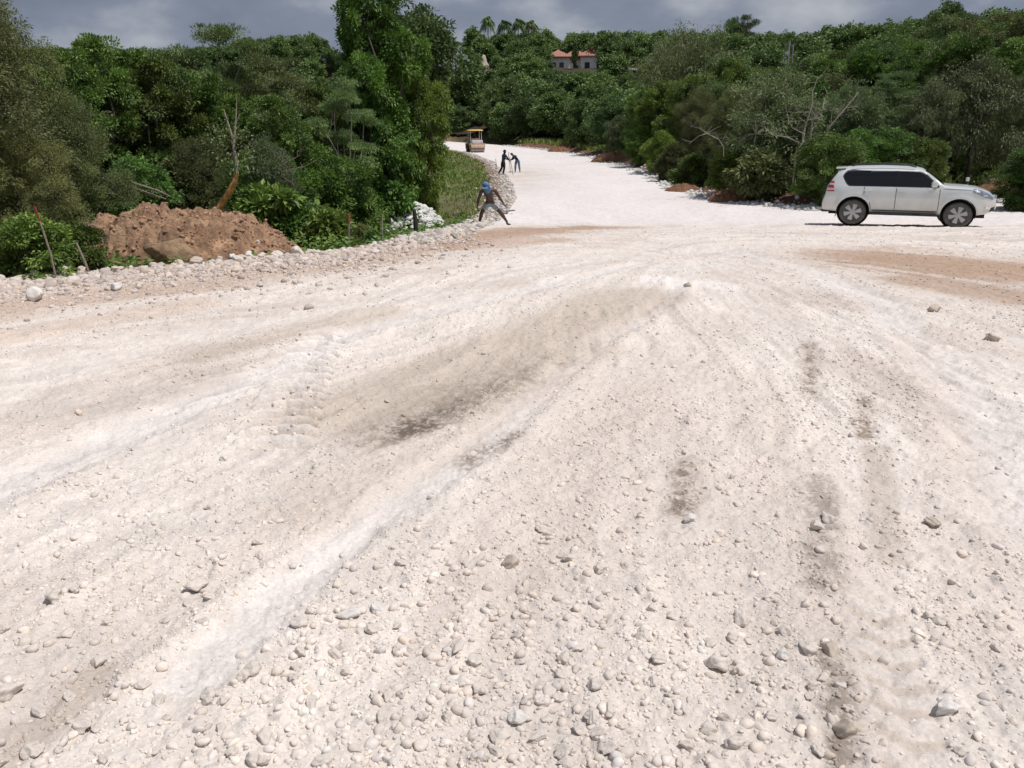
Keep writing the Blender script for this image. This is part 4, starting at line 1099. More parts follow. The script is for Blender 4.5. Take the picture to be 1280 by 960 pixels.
    # lamps
    for sy in (-1, 1):
        tl = patch('tail_light', [(.085, 1.13), (.115, 1.215), (.285, 1.215), (.30, 1.13)], M['redlamp'], .016, sides=(sy,), nr=4, nc=6)[0]
        patch('lamp_lens', [(.125, 1.222), (.145, 1.275), (.30, 1.275), (.29, 1.222)], M['clearlamp'], .016, sides=(sy,), par=tl, nr=3, nc=6)
        patch('lamp_upper', [(.155, 1.28), (.18, 1.335), (.29, 1.335), (.30, 1.28)], M['redlamp'], .016, sides=(sy,), par=tl, nr=3, nc=6)
        patch('lamp_lower', [(.065, 1.055), (.07, 1.125), (.27, 1.122), (.29, 1.085)], M['clearlamp'], .014, sides=(sy,), par=tl, nr=3, nc=6)
        patch('lamp_base', [(.06, 1.02), (.06, 1.05), (.31, 1.062), (.325, 1.02)], M['redlamp'], .016, sides=(sy,), par=tl, nr=3, nc=6)
        hl = patch('headlight', [(4.04, 1.135), (4.10, 1.185), (4.30, 1.150), (4.52, 1.055), (4.66, .93), (4.64, .86), (4.40, .93), (4.16, 1.06)], M['headlamp'], .012, sides=(sy,), nr=10, nc=12)[0]
        patch('lamp_reflector', [(4.33, .985), (4.35, 1.07), (4.45, 1.04), (4.50, .96), (4.42, .95)], M['chrome'], .018, sides=(sy,), par=hl, nr=5, nc=5)
        patch('turn_lamp', [(4.13, 1.09), (4.15, 1.14), (4.26, 1.125), (4.25, 1.06)], M['clearlamp'], .018, sides=(sy,), par=hl, nr=3, nc=5)
        fl = patch('fog_light', [(4.46, .58), (4.47, .69), (4.60, .68), (4.60, .57)], M['chrome'], .014, sides=(sy,), nr=4, nc=5)
        patch('bumper_intake', [(4.58, .50), (4.62, .64), (4.72, .66), (4.70, .54)], M['black'], .010, sides=(sy,), nr=4, nc=5)
    # windscreen, rear glass, grille, plate, spoiler
    def topgrid(name, x0, x1, hw0, hw1, mat, off=.012):
        vv = []; ff = []
        for i in range(11):
            x = x0+(x1-x0)*i/10; hw = hw0+(hw1-hw0)*i/10; zt = float(np.interp(x, tx, tz))+.012
            for j in range(13):
                y = -hw+2*hw*j/12; vv.append((x+.0, y, zt+off-.02*abs(y/hw)**3))
        for i in range(10):
            for j in range(12): a = i*13+j; ff.append((a, a+1, a+14, a+13))
        nn = len(vv); vv += [(a, b, c-.015) for a, b, c in vv]; ff += [tuple(q+nn for q in f[::-1]) for f in ff]
        return MB().add(vv, ff).build(name, mat, root)
    topgrid('windscreen', 2.80, 3.31, .60, .74, M['glass'])
    topgrid('rear_window', .13, .33, .66, .58, M['glass'])
    sp_ = MB().box((.44, 0, 1.735), (.30, 1.16, .04), ry=-.06).build('spoiler', M['carpaint'], root, bevel=.018)
    gr_ = MB().box((4.735, 0, .86), (.07, .80, .26)).build('grille', M['chrome'], root, bevel=.02)
    for k in range(5): MB().box((4.78, -.28+k*.14, .86), (.02, .05, .22)).build('grille_bar', M['black'], gr_)
    MB().box((4.765, 0, .60), (.03, .52, .12)).build('number_plate', M['clearlamp'], root)
    MB().box((.005, 0, .62), (.06, 1.2, .12)).build('bumper_insert', M['black'], root, bevel=.02)
    MB().box((.10, 0, .40), (.22, 1.35, .10)).build('lower_valance', M['black'], root, bevel=.03)
    MB().tube([(4.05, .72, 1.22), (4.06, .74, 1.34)], .012, 6).build('fender_mirror_stalk', M['black'], root)
    MB().box((4.06, .75, 1.39), (.10, .12, .12)).build('fender_mirror', M['clearlamp'], root, bevel=.03)
    MB().tube([(3.0, .5, 1.5), (3.0, .5, 1.55)], .01, 6).build('aerial', M['black'], root)
    MB().box((2.35, 0, .40), (4.3, 1.1, .22)).build('underbody', M['liner'], root)
    # wheels
    def wheel(x, y, sy):
        w = empty('wheel', (x, y, .385)); w.parent = root; w.rotation_euler = (0, 0, 0 if sy < 0 else math.pi)
        MB().lathe([(.25, -.10), (.27, -.125), (.33, -.132), (.366, -.118), (.384, -.09), (.386, 0), (.384, .09), (.36, .125), (.26, .12)], n=48).build('tyre', M['tyre'], w, angle=50)
        rim = MB().lathe([(.262, -.118), (.262, -.09), (.245, -.065), (.245, .10)], n=40, cap=False)
        rim.lathe([(.07, -.105), (.065, -.118), (.0301, -.122)], n=20)
        for k in range(6):
            a = k*math.pi/3+.26; c, s_ = math.cos(a), math.sin(a)
            def q(r, t, h): return (r*c-t*s_, h, r*s_+t*c)
            vs_ = [q(.05, -.03, -.112), q(.05, .03, -.112), q(.25, .070, -.104), q(.25, -.070, -.104), q(.05, -.03, -.08), q(.05, .03, -.08), q(.25, .070, -.07), q(.25, -.070, -.07)]
            rim.add(vs_, [(0, 1, 2, 3), (7, 6, 5, 4), (0, 4, 5, 1), (1, 5, 6, 2), (2, 6, 7, 3), (3, 7, 4, 0)])
        rim.build('rim', M['alloy'], w)
        bd = MB().cyl((0, -.03, 0), .238, .03, 'y', 32); bd.build('brake_disc', M['liner'], w)
        MB().cyl((0, .11, 0), .462, .02, 'y', 36).build('inner_guard', M['liner'], w)
    for x in (.90, 3.77):
        wheel(x, -.80, -1); wheel(x, .80, 1)
        for sy in (-1, 1):
            vv = []; ff = []; n_ = 24
            for i in range(n_+1):
                a = math.pi*(-.08+1.16*i/n_)
                for yy in (.925, .60): vv.append((x+.466*math.cos(a), sy*yy*1.0, .41+.466*math.sin(a)))
            for i in range(n_): ff.append((2*i, 2*i+1, 2*i+3, 2*i+2))
            MB().add(vv, ff).build('arch_liner', M['liner'], root)
    return root
c_ = car()
ca = groad(1136, 283); yaw = R(-22)
cyy = 25.15; cx_ = (1129-640)/F_*(cyy*CP+(H_-float(zroad(cyy)))*SP)
L = Vector((2.36, -.93, 0)); L.rotate(Euler((0, 0, yaw)))
c_.location = (cx_-L.x, cyy-L.y, float(zroad(cyy))+.015); c_.rotation_euler = (0, 0, yaw); c_.scale = (1, 1, .95)
tag(c_, 'white large off-road car with tinted windows, parked sideways on the pale gravel', 'car')

# ------------------------------------------------------------ people
SKIN = simple('dark_skin', (.075, .040, .026), .5, var=.15, scale=20)
def figure(joints, edges, mat, name, parent=None, sub=2):
    """joints: name -> (pos, radius)"""
    names = list(joints); me = bpy.data.meshes.new(name)
    me.from_pydata([joints[k][0] for k in names], [(names.index(a), names.index(b)) for a, b in edges], [])
    o = bpy.data.objects.new(name, me); COL.objects.link(o)
    sk = o.modifiers.new('s', 'SKIN'); sk.use_smooth_shade = True; sk.branch_smoothing = .4
    if not me.skin_vertices:
        bpy.context.view_layer.objects.active = o
    sv = me.skin_vertices[0].data if me.skin_vertices else None
    if sv is None:
        me.update(); dg = bpy.context.evaluated_depsgraph_get(); sv = me.skin_vertices[0].data
    for i, k in enumerate(names):
        r = joints[k][1]; sv[i].radius = (r, r) if not hasattr(r, '__len__') else r; sv[i].use_root = (i == 0)
    sb = o.modifiers.new('u', 'SUBSURF'); sb.levels = sub; sb.render_levels = sub
    dg = bpy.context.evaluated_depsgraph_get(); dg.update()
    m2 = bpy.data.meshes.new_from_object(o.evaluated_get(dg)); m2.name = name
    o.modifiers.clear(); o.data = m2; m2.materials.clear(); m2.materials.append(mat)
    for p in m2.polygons: p.use_smooth = True; p.material_index = 0
    if parent: o.parent = parent
    return o
def hand(J, E, tag_, wrist, d, side, curl=.5):
    """palm plus five fingers; d = direction the hand points"""
    w = Vector(wrist); d = Vector(d).normalized(); s = Vector(side).normalized(); n = d.cross(s).normalized()
    J[tag_+'palm'] = (tuple(w+d*.055), .030); E.append((tag_+'wrist', tag_+'palm'))
    for i, (off, ln) in enumerate([(-.030, .075), (-.010, .085), (.010, .080), (.029, .062)]):
        b = w+d*.090+s*off; m_ = b+d*ln*.55+n*ln*.2*curl; t = m_+d*ln*.35+n*ln*.5*curl
        J[tag_+f'k{i}'] = (tuple(b), .012); J[tag_+f'm{i}'] = (tuple(m_), .009); J[tag_+f't{i}'] = (tuple(t), .008)
        E += [(tag_+'palm', tag_+f'k{i}'), (tag_+f'k{i}', tag_+f'm{i}'), (tag_+f'm{i}', tag_+f't{i}')]
    b = w+d*.05-s*.035; t = b+d*.045-s*.022+n*.02
    J[tag_+'th'] = (tuple(b), .012); J[tag_+'tt'] = (tuple(t), .009); E += [(tag_+'palm', tag_+'th'), (tag_+'th', tag_+'tt')]
def person(loc, rz, P, shirt, legs, skin=SKIN, shorts=False, hat=None, name='person'):
    """P gives joint positions in metres, facing -y"""
    root = empty(name, loc, rz); J, E = {}, []
    g = lambda k: Vector(P[k])
    J['pelvis'] = (P['pelvis'], (.135, .10)); J['waist'] = (tuple(g('pelvis').lerp(g('chest'), .38)), (.135, .095)); J['chest'] = (P['chest'], (.178, .118))
    J['neckb'] = (tuple(g('chest').lerp(g('neck'), .65)), (.10, .075)); J['neck'] = (P['neck'], .052)
    hd = g('head'); nk = g('neck'); up = (hd-nk).normalized(); fw = Vector(P.get('face', (0, -1, 0))).normalized()
    J['jaw'] = (tuple(nk.lerp(hd, .45)+fw*.012), .070); J['skull'] = (P['head'], .098); J['crown'] = (tuple(hd+up*.045), .080)
    E += [('pelvis', 'waist'), ('waist', 'chest'), ('chest', 'neckb'), ('neckb', 'neck'), ('neck', 'jaw'), ('jaw', 'skull'), ('skull', 'crown')]
    J['nose'] = (tuple(nk.lerp(hd, .62)+fw*.108), .013); E.append(('jaw', 'nose'))
    sd = up.cross(fw).normalized()
    for k, s in (('l', 1), ('r', -1)):
        sh, el, wr = g(k+'sh'), g(k+'el'), g(k+'wr')
        J[k+'sh'] = (tuple(sh), .068); J[k+'ua'] = (tuple(sh.lerp(el, .35)), .060); J[k+'el'] = (tuple(el), .044); J[k+'fa'] = (tuple(el.lerp(wr, .3)), .046); J[k+'wrist'] = (tuple(wr), .026)
        E += [('neckb', k+'sh'), (k+'sh', k+'ua'), (k+'ua', k+'el'), (k+'el', k+'fa'), (k+'fa', k+'wrist')]
        d = (wr-el).normalized(); hand(J, E, k, tuple(wr), P.get(k+'hd', tuple(d)), (0, 1, 0) if abs(d.y) < .7 else (1, 0, 0), P.get('curl', .7))
        hp, kn, an = g(k+'hip'), g(k+'kn'), g(k+'an')
        J[k+'hip'] = (tuple(hp), .092); J[k+'th'+'i'] = (tuple(hp.lerp(kn, .35)), .094); J[k+'kn'] = (tuple(kn), .064); J[k+'ca'] = (tuple(kn.lerp(an, .28)), .066); J[k+'an'] = (tuple(an), .036)
        t = Vector(P[k+'toe']); J[k+'heel'] = (tuple(an-Vector((0, 0, .05))), .040); J[k+'ball'] = (tuple(an.lerp(t, .65)-Vector((0, 0, .045))), .038); J[k+'toe'] = (tuple(t), .026)
        E += [('pelvis', k+'hip'), (k+'hip', k+'thi'), (k+'thi', k+'kn'), (k+'kn', k+'ca'), (k+'ca', k+'an'), (k+'an', k+'heel'), (k+'heel', k+'ball'), (k+'ball', k+'toe')]
        J[k+'ear'] = (tuple(hd.lerp(nk, .25)+sd*s*.10), .016); E.append(('skull', k+'ear'))
    figure(J, E, skin, 'body', root)
    def cover(keys, grow, mat, nm, extra=None, ee=None):
        jj = {k: (J[k][0], tuple(q+grow for q in (J[k][1] if hasattr(J[k][1], '__len__') else (J[k][1], J[k][1])))) for k in keys}
        if extra: jj.update(extra)
        e2 = [(a, b) for a, b in E if a in jj and b in jj]+(ee or [])
        return figure(jj, e2, mat, nm, root)
    ks = ['pelvis', 'waist', 'lhip', 'lthi', 'rhip', 'rthi']
    ex = {}; ee = []
    for k in ('l', 'r'):
        hp, kn = g(k+'hip'), g(k+'kn')
        if shorts: ex[k+'hem'] = (tuple(hp.lerp(kn, .86)), .088); ee.append((k+'thi', k+'hem'))
    if not shorts: ks += ['lkn', 'rkn', 'lca', 'rca', 'lan', 'ran']
    j0 = {k: J[k] for k in ()}
    w = J['waist']; ks.remove('waist'); ex['belt'] = (tuple(g('pelvis').lerp(g('chest'), .24)), (.128, .098)); ee.append(('pelvis', 'belt'))
    cover(ks, .018, legs, 'shorts' if shorts else 'trousers', ex, ee)
    if shorts:
        a = g('pelvis').lerp(g('chest'), .22); b = g('pelvis').lerp(g('chest'), .34)
        figure({'a': (tuple(a), (.148, .116)), 'b': (tuple(b), (.142, .108))}, [('a', 'b')], M['black'], 'waistband', root)
    if shirt: cover(['pelvis', 'waist', 'chest', 'neckb', 'lsh', 'lua', 'lel', 'lfa', 'rsh', 'rua', 'rel', 'rfa'], .016, shirt, 'shirt')
    if hat: hat(root, hd, nk, up, fw, sd)
    else: MB().ell(tuple(hd+up*.035-fw*.012), (.104, .104, .088)).build('hair', M['black'], root)
    e_ = []
    return root
CLOTH_BLUE = simple('blue_cloth', (.11, .20, .38), .9, var=.25, scale=14, bump=.5)
DENIM = simple('faded_denim', (.34, .38, .38), .95, var=.45, scale=9, bump=.4)
NAVY = simple('navy_cloth', (.022, .030, .075), .95, var=.3, scale=10, bump=.4)
CHAR = simple('charcoal_cloth', (.022, .028, .038), .95, var=.3, scale=10, bump=.4)
JEANS = simple('blue_jeans', (.12, .17, .26), .95, var=.3, scale=10, bump=.4)
BLK = simple('dark_trousers', (.018, .014, .016), .95, var=.3, scale=10)
def blue_hat(root, hd, nk, up, fw, sd):
    MB().ell(tuple(hd+up*.03), (.100, .106, .088)).build('cap', CLOTH_BLUE, root)
    # cloth flap hanging from the cap over the face and neck
    vv = []; ff = []
    for i in range(7):
        for j in range(9):
            a = R(-150+j*37.5); p = hd+up*(.04-.055*i)+(fw*math.cos(a)+sd*math.sin(a))*(.103+.004*i+.006*math.sin(j*2.1+i))
            vv.append(tuple(p))
    for i in range(6):
        for j in range(8): q = i*9+j; ff.append((q, q+1, q+10, q+9))
    nn = len(vv); c = hd
    vv += [tuple(Vector(v)+(Vector(v)-hd).normalized()*.008) for v in vv[:nn]]; ff += [tuple(q+nn for q in f[::-1]) for f in ff]
    for j in range(8): ff += [(54+j, 55+j, nn+55+j, nn+54+j), (j+1, j, nn+j, nn+j+1)]
    MB().add(vv, ff).build('neck_cloth', CLOTH_BLUE, root)
    MB().box(tuple(hd+fw*.15+up*.03), (.17, .10, .012), rx=.5).build('cap_peak', CLOTH_BLUE, root, bevel=.004)
wx, wy = groad(612, 281.5); wz = float(full_z(np.array([wx]), np.array([wy]))[0])
k_ = 1.0
P1_ = dict(pelvis=(.02, .12, .80), chest=(-.02, -.06, 1.17), neck=(-.07, -.22, 1.38), head=(-.10, -.33, 1.49), face=(-.1, -.75, -.66),
          lsh=(.17, -.08, 1.29), lel=(.32, -.10, 1.03), lwr=(.45, -.16, .80), rsh=(-.23, -.08, 1.27), rel=(-.33, -.10, .98), rwr=(-.37, -.14, .73),
          lhip=(.12, .10, .76), lkn=(.34, -.04, .48), lan=(.55, .10, .09), ltoe=(.66, -.08, .03), rhip=(-.08, .10, .76), rkn=(-.24, -.06, .47), ran=(-.32, .10, .09), rtoe=(-.42, -.08, .03), curl=.9)
P1 = {k: (q if k in ('face', 'curl') else (q[0]*1.0, q[1], q[2]*.84 if q[2] > .2 else q[2])) for k, q in P1_.items()}
p1 = person((wx, wy, wz-.01), 0, P1, None, DENIM, shorts=True, hat=blue_hat)
tag(p1, 'shirtless worker in faded shorts with legs wide apart and a blue cloth on the head', 'person')
wx2, wy2 = groad(629, 218.5); z2 = float(full_z(np.array([wx2]), np.array([wy2]))[0])
P2 = dict(pelvis=(0, .02, .92), chest=(.05, -.03, 1.27), neck=(.09, -.05, 1.47), head=(.12, -.08, 1.62), face=(.8, -.5, -.3),
          lsh=(.16, -.12, 1.38), lel=(.34, -.10, 1.14), lwr=(.48, -.14, .98), rsh=(-.04, .14, 1.38), rel=(.18, .16, 1.12), rwr=(.40, .05, 1.02),
          lhip=(.07, -.08, .88), lkn=(.08, -.12, .48), lan=(.0, -.10, .09), ltoe=(.12, -.16, .03), rhip=(-.06, .08, .88), rkn=(-.10, .06, .48), ran=(-.32, .10, .12), rtoe=(-.22, .08, .03), curl=1.2)
def hood(root, hd, nk, up, fw, sd): MB().ell(tuple(hd+up*.01-fw*.015), (.115, .115, .135)).ell(tuple(nk), (.085, .085, .09)).build('hood', CHAR, root)
p2 = person((wx2, wy2, z2), 0, P2, NAVY, BLK, hat=hood)
tag(p2, 'far worker in a navy hooded top, stepping forward with a thin stick', 'person')
wx3, wy3 = groad(645, 215.5); z3 = float(full_z(np.array([wx3]), np.array([wy3]))[0])
P3 = dict(pelvis=(.10, .10, .90), chest=(-.06, -.06, 1.14), neck=(-.22, -.14, 1.27), head=(-.32, -.20, 1.34), face=(-.6, -.4, -.7),
          lsh=(-.04, -.18, 1.22), lel=(-.22, -.22, .98), lwr=(-.44, -.20, .88), rsh=(-.18, .10, 1.22), rel=(-.30, .06, .98), rwr=(-.48, -.02, .96),
          lhip=(.20, .06, .86), lkn=(.24, .0, .48), lan=(.30, .06, .09), ltoe=(.28, -.12, .03), rhip=(.02, .10, .86), rkn=(-.04, .04, .48), ran=(-.06, .10, .09), rtoe=(-.12, -.08, .03), curl=1.3)
p3 = person((wx3, wy3, z3), 0, P3, CHAR, JEANS)
tag(p3, 'far worker bent over in a dark shirt and blue jeans', 'person')
o = MB().tube([(0, 0, 0), (-.12, .02, .6), (-.22, .02, 1.08), (-.25, .02, 1.25)], .02, 6).build('stick', M['deadwood']); o.location = (wx2+.72, wy2-.16, z2); tag(o, 'thin stick held by the worker in the navy hooded top', 'stick')
o = empty('rake', (wx3-.42, wy3-.16, z3))
MB().tube([(0, 0, 0.02), (-.05, 0, .5), (-.10, .02, .95), (-.16, .02, 1.35), (-.10, .02, 1.5)], .022, 6).build('handle', M['palebark'], o)
MB().box((0.03, 0, .03), (.30, .04, .06)).build('head', M['dark'], o)
tag(o, 'long handled rake held upright by the worker in blue jeans', 'rake')
sx_, sy_ = groad(620, 214); o = MB().tube([(0, 0, -.2), (.02, 0, .5), (-.02, 0, .95)], .022, 6).build('stake', M['deadwood']); o.location = (sx_, sy_, zroad(sy_)); tag(o, 'thin stake in the ground left of the two far workers', 'stake')

# ------------------------------------------------------------ road roller
def roller():
    root = empty('road_roller'); YB = simple('roller_paint', (.50, .33, .16), .6, var=.25, scale=4); YC = simple('canopy_yellow', (.62, .40, .04), .55, var=.2, scale=4)
    BG = simple('dusty_beige', (.42, .31, .24), .8, var=.25, scale=4); PW = simple('pale_bonnet', (.62, .57, .60), .5, var=.1)
    for cy in (-1.25, 1.35):
        MB().cyl((0, cy, .52), .52, 1.7, 'x', 40).build('drum', BG if cy < 0 else M['dark'], root)
        MB().box((0, cy, .99), (1.98, .55, .22)).box((-.93, cy, .72), (.10, .34, .5)).box((.93, cy, .72), (.10, .34, .5)).build('drum_yoke', YB, root, bevel=.02)
        MB().box((0, cy-.55*(1 if cy < 0 else -1), .45), (1.7, .06, .10)).build('scraper', M['dark'], root)
    MB().box((0, -.85, 1.25), (1.5, 1.1, .5), taper=.93).build('front_bonnet', PW, root, bevel=.05)
    MB().box((0, .1, .92), (1.5, 1.6, .35)).build('chassis', YB, root, bevel=.03)
    MB().box((0, 1.35, 1.35), (1.45, .95, .6), taper=.92).build('engine_cover', YB, root, bevel=.05)
    MB().box((0, -.22, 1.45), (1.1, .28, .5)).build('dashboard', YB, root, bevel=.03)
    st = MB().box((0, .48, 1.35), (.5, .5, .12)).box((0, .72, 1.65), (.5, .10, .55)).build('seat', M['black'], root, bevel=.03)
    MB().lathe([(.19, 0), (.205, .015), (.19, .03), (.175, .015)], (0, -.02, 1.78), 'z', 20).tube([(0, -.1, 1.5), (0, -.02, 1.79)], .02, 6).build('steering_wheel', M['black'], root)
    for x in (-.72, .72):
        for y in (-.45, .85): MB().tube([(x, y, 1.05), (x, y, 2.62)], .04, 8).build('canopy_post', M['clearlamp'], root)
    MB().box((0, .2, 2.70), (1.9, 1.75, .16), taper=.86).build('canopy', YC, root, bevel=.05)
    for x in (-.55, .55): MB().cyl((x, -1.43, 1.25), .09, .05, 'y', 16).build('headlight', M['clearlamp'], root)
    MB().box((-.85, .1, 1.0), (.25, .6, .06)).build('step', M['dark'], root)
    return root
rx_, ry_ = groad(593.5, 190.6)
rr0 = roller(); rz_ = float(zroad(ry_)); rr0.location = (rx_, ry_+1.4, rz_); rr0.rotation_euler = (0, 0, R(14)); tag(rr0, 'yellow and beige road roller with a canopy on the far road', 'road roller')
P4 = dict(pelvis=(0, .10, .10), chest=(0, .08, .48), neck=(0, .03, .68), head=(0, 0, .82), lsh=(.19, .08, .58), lel=(.27, -.12, .38), lwr=(.14, -.36, .42), rsh=(-.19, .08, .58), rel=(-.27, -.12, .38), rwr=(-.14, -.36, .42),
          lhip=(.10, .06, .06), lkn=(.14, -.34, .08), lan=(.14, -.36, -.30), ltoe=(.14, -.52, -.36), rhip=(-.10, .06, .06), rkn=(-.14, -.34, .08), ran=(-.14, -.36, -.30), rtoe=(-.14, -.52, -.36), curl=1.2)
off = Vector((0, .38, 1.40)); off.rotate(Euler((0, 0, R(14))))
p4 = person(tuple(Vector((rx_, ry_+1.4, rz_))+off), R(14), P4, NAVY, BLK); tag(p4, 'driver in dark clothes sitting under the canopy of the road roller', 'person')

# ------------------------------------------------------------ house, shed, poles
TILE = simple('terracotta_roof', (.36, .16, .115), .8, var=.15, scale=1.5, bump=.3); WALLW = simple('white_wall', (.80, .78, .75), .9, var=.06, scale=.6)
ZINC = simple('zinc_roof', (.30, .29, .29), .6, var=.2, scale=.8); WDARK = simple('dark_window', (.03, .035, .04), .2, var=.2)
def hip(mb, x0, x1, y0, y1, z, h, ov=.5, rid=.35):
    x0 -= ov; x1 += ov; y0 -= ov; y1 += ov; ym = (y0+y1)/2; ins = min((x1-x0)/2*.98, (y1-y0)/2)*1.0
    v = [(x0, y0, z), (x1, y0, z), (x1, y1, z), (x0, y1, z), (x0+ins, ym, z+h), (x1-ins, ym, z+h), (x0, y0, z-.15), (x1, y0, z-.15), (x1, y1, z-.15), (x0, y1, z-.15)]
    mb.add(v, [(0, 1, 5, 4), (1, 2, 5), (2, 3, 4, 5), (3, 0, 4), (6, 7, 1, 0), (7, 8, 2, 1), (8, 9, 3, 2), (9, 6, 0, 3), (9, 8, 7, 6)])
def house():
    root = empty('red_roofed_house')
    MB().box((-3.6, 0, 1.7), (4.6, 6, 3.4)).box((3.6, .6, 1.9), (5.4, 6.5, 3.8)).box((0, 1.2, 1.6), (3.2, 5.2, 3.2)).build('wall', WALLW, root, smooth=False)
    r = MB(); hip(r, -5.9, -1.3, -3, 3, 3.6, 1.5); r.build('roof', TILE, root, smooth=False)
    r = MB(); hip(r, .9, 6.3, -2.6, 3.9, 3.8, 2.1); r.build('roof', TILE, root, smooth=False)
    r = MB(); hip(r, -3.2, 3.4, -1.6, 3.4, 3.3, 1.7, .2); r.build('roof', TILE, root, smooth=False)
    for x, y, w, h in [(-4.6, -3.03, .9, 1.2), (-3.0, -3.03, .9, 1.2), (2.2, -2.68, 1.0, 1.3), (4.6, -2.68, 1.0, 1.3), (0, -1.43, 1.0, 2.0)]:
        f = MB().box((x, y, 1.9 if h < 1.9 else 1.1), (w, .06, h)).build('window' if h < 1.9 else 'door', WDARK, root)
        MB().box((x, y-.04, (1.9 if h < 1.9 else 1.1)-h/2-.06), (w+.2, .12, .08)).build('sill', WALLW, f)
    return root
hs = house(); x, y, z = atd(717, 182); zt = topz(56.5, 182)
hs.location = (x, y, zt-6.0); tag(hs, 'white house with terracotta hipped roofs on the wooded hillside', 'house')
pl_ = MB().box((0, 0, -1.6), (14.5, 8, 3.2)).build('retaining_wall', simple('terrace_stone', (.22, .19, .15), .9, var=.3, scale=1.2, bump=.4)); pl_.location = hs.location+Vector((0, .6, -.02)); tag(pl_, 'grey retaining wall under the red roofed house', 'wall')
sh = empty('shed'); MB().box((0, 0, 1.0), (4.2, 2.6, 2.4)).build('wall', simple('shed_boards', (.16, .13, .10), .9, var=.3, scale=2), sh, smooth=False)
MB().box((0, 0, 2.32), (4.9, 3.4, .12), rx=.16).build('roof', ZINC, sh)
MB().box((.8, -1.32, .9), (.8, .05, 1.7)).build('door', WDARK, sh)
x, y, z = atd(783, 152); sh.location = (x, y, topz(86.5, 152)-2.35); tag(sh, 'small shed with a flat grey metal roof right of the red roofed house', 'shed')
for i, (u, yv, vt, lab) in enumerate([(975, 105, 51, 'taller grey utility pole with fittings on the wooded slope, left one of two'), (980, 107, 55, 'slimmer grey utility pole just right of the taller one')]):
    x, y, z = atd(u, yv); h = topz(vt, yv)-z; o = empty('utility_pole', (x, y, z-.3))
    MB().tube([(0, 0, 0), (0, 0, h+.3)], [.16-.04*i, .11-.03*i], 10).build('post', simple('pole_grey', (.34, .32, .30), .8, var=.15), o)
    if i == 0:
        MB().box((-.25, -.1, h-1.2), (.5, .4, .55)).build('transformer', M['alloy'], o, bevel=.05); MB().box((-.4, -.12, h-2.2), (.5, .25, .3)).build('junction_box', M['clearlamp'], o, bevel=.03)
        MB().box((0, 0, h-.15), (1.3, .08, .08)).build('crossarm', M['deadwood'], o)
    tag(o, lab, 'utility pole')

# ------------------------------------------------------------ stakes, stumps, branches on the left
def put(o, u, y, lab, cat, dz=0):
    x, y, z = atd(u, y); o.location = (x, y, z+dz); tag(o, lab, cat); return o
z0s = {}
def stick_px(name, u0, v0, u1, v1, y, r0, r1, mat, lab, cat, dy=0, bend=0, cap=None):
    a = (u0-640)/F_*y/1.04; b_ = (u1-640)/F_*(y+dy)/1.04
    A = Vector((a, y, topz(v0, y))); B = Vector((b_, y+dy, topz(v1, y+dy)))
    ax, ay = A.x, A.y; gz = float(full_z(np.array([ax]), np.array([ay]))[0])
    if A.z > gz: A = A+(A-B).normalized()*min(.6, max(0, (A.z-gz)/max(.2, abs((B-A).normalized().z))))
    root = empty(name, tuple(A)); D = B-A
    pts = [Vector((0, 0, -.1)), D*.33+Vector((bend, 0, 0)), D*.66+Vector((bend*.7, 0, 0)), D]
    MB().tube(pts, [r0, r0*.95, r0*.6+r1*.4, r1], 8).build('post', mat, root)
    if cap: MB().tube([D*.80+Vector((bend*.4, 0, 0)), D*1.005], [r1*1.35, r1*1.35], 8).build('painted_tip', cap, root)
    tag(root, lab, cat); return root
REDP = simple('red_paint', (.20, .03, .03), .8, var=.3, scale=30); RUST = simple('rusty_tin', (.26, .085, .045), .9, var=.35, scale=14)
stick_px('marker_stake', 42, 335, 31, 258, 14.4, .018, .012, M['deadwood'], 'thin marker stake with a red tip at the far left', 'stake', cap=REDP, bend=.03)
stick_px('wooden_stake', 88, 338, 77, 303, 14.9, .022, .018, M['deadwood'], 'short leaning stake without a tip, right of the red tipped one', 'stake')
stick_px('wooden_post', 429, 306, 431, 268, 20.4, .035, .03, M['deadwood'], 'weathered post with a rusty top at the left road edge', 'post', cap=RUST)
stick_px('wooden_stake', 472, 305, 474, 268, 20.6, .018, .016, M['palebark'], 'pale thin stake between the rusty topped post and the dark post', 'stake')
stick_px('charred_post', 515, 296, 515, 263, 21.8, .065, .05, M['darkwood'], 'thick dark post in front of the white rubble heap', 'post', bend=.03)
# split yellow trunk, broken off near its foot
def split_tree():
    y = 22.0; f = lambda u, v, dy=0: Vector(((u-640)/F_*(y+dy)/1.04, y+dy, topz(v, y+dy)))
    A = f(267, 258); root = empty('snapped_tree', tuple(A)); q = lambda u, v, dy=0: f(u, v, dy)-A
    MB().tube([q(264, 264), q(272, 252), q(283, 238), q(290, 226), q(293, 216)], [.085, .085, .09, .075, .05], 8).build('split_trunk', M['yellowwood'], root)
    MB().tube([q(293, 217), q(293, 200), q(292, 185), q(294, 170)], [.05, .045, .04, .035], 8).tube([q(294, 172), q(297, 155), q(300, 135), q(302, 118)], [.03, .022, .014, .006], 6).tube([q(292, 174), q(288, 155), q(284, 136)], [.03, .025, .012], 6).tube([q(297, 155), q(304, 142)], [.018, .008], 5).build('limb', M['palebark'], root)
    r = np.random.RandomState(9); cc = np.array([list(q(u, v)) for u, v in [(278, 175), (285, 165), (268, 172), (290, 182), (302, 170), (276, 192), (300, 198), (284, 208), (266, 186), (306, 186), (310, 205)]])
    V, t = clump_leaves(r, cc, np.full(len(cc), .33), 60, .09, .045, .4, .9)
    np_mesh('withered_leaves', V, quads(V), M['leaf_vine'], tint=t*.5+.5, parent=root)
    tag(root, 'snapped tree with a split bright yellow lower trunk behind the dirt mound', 'tree')
split_tree()
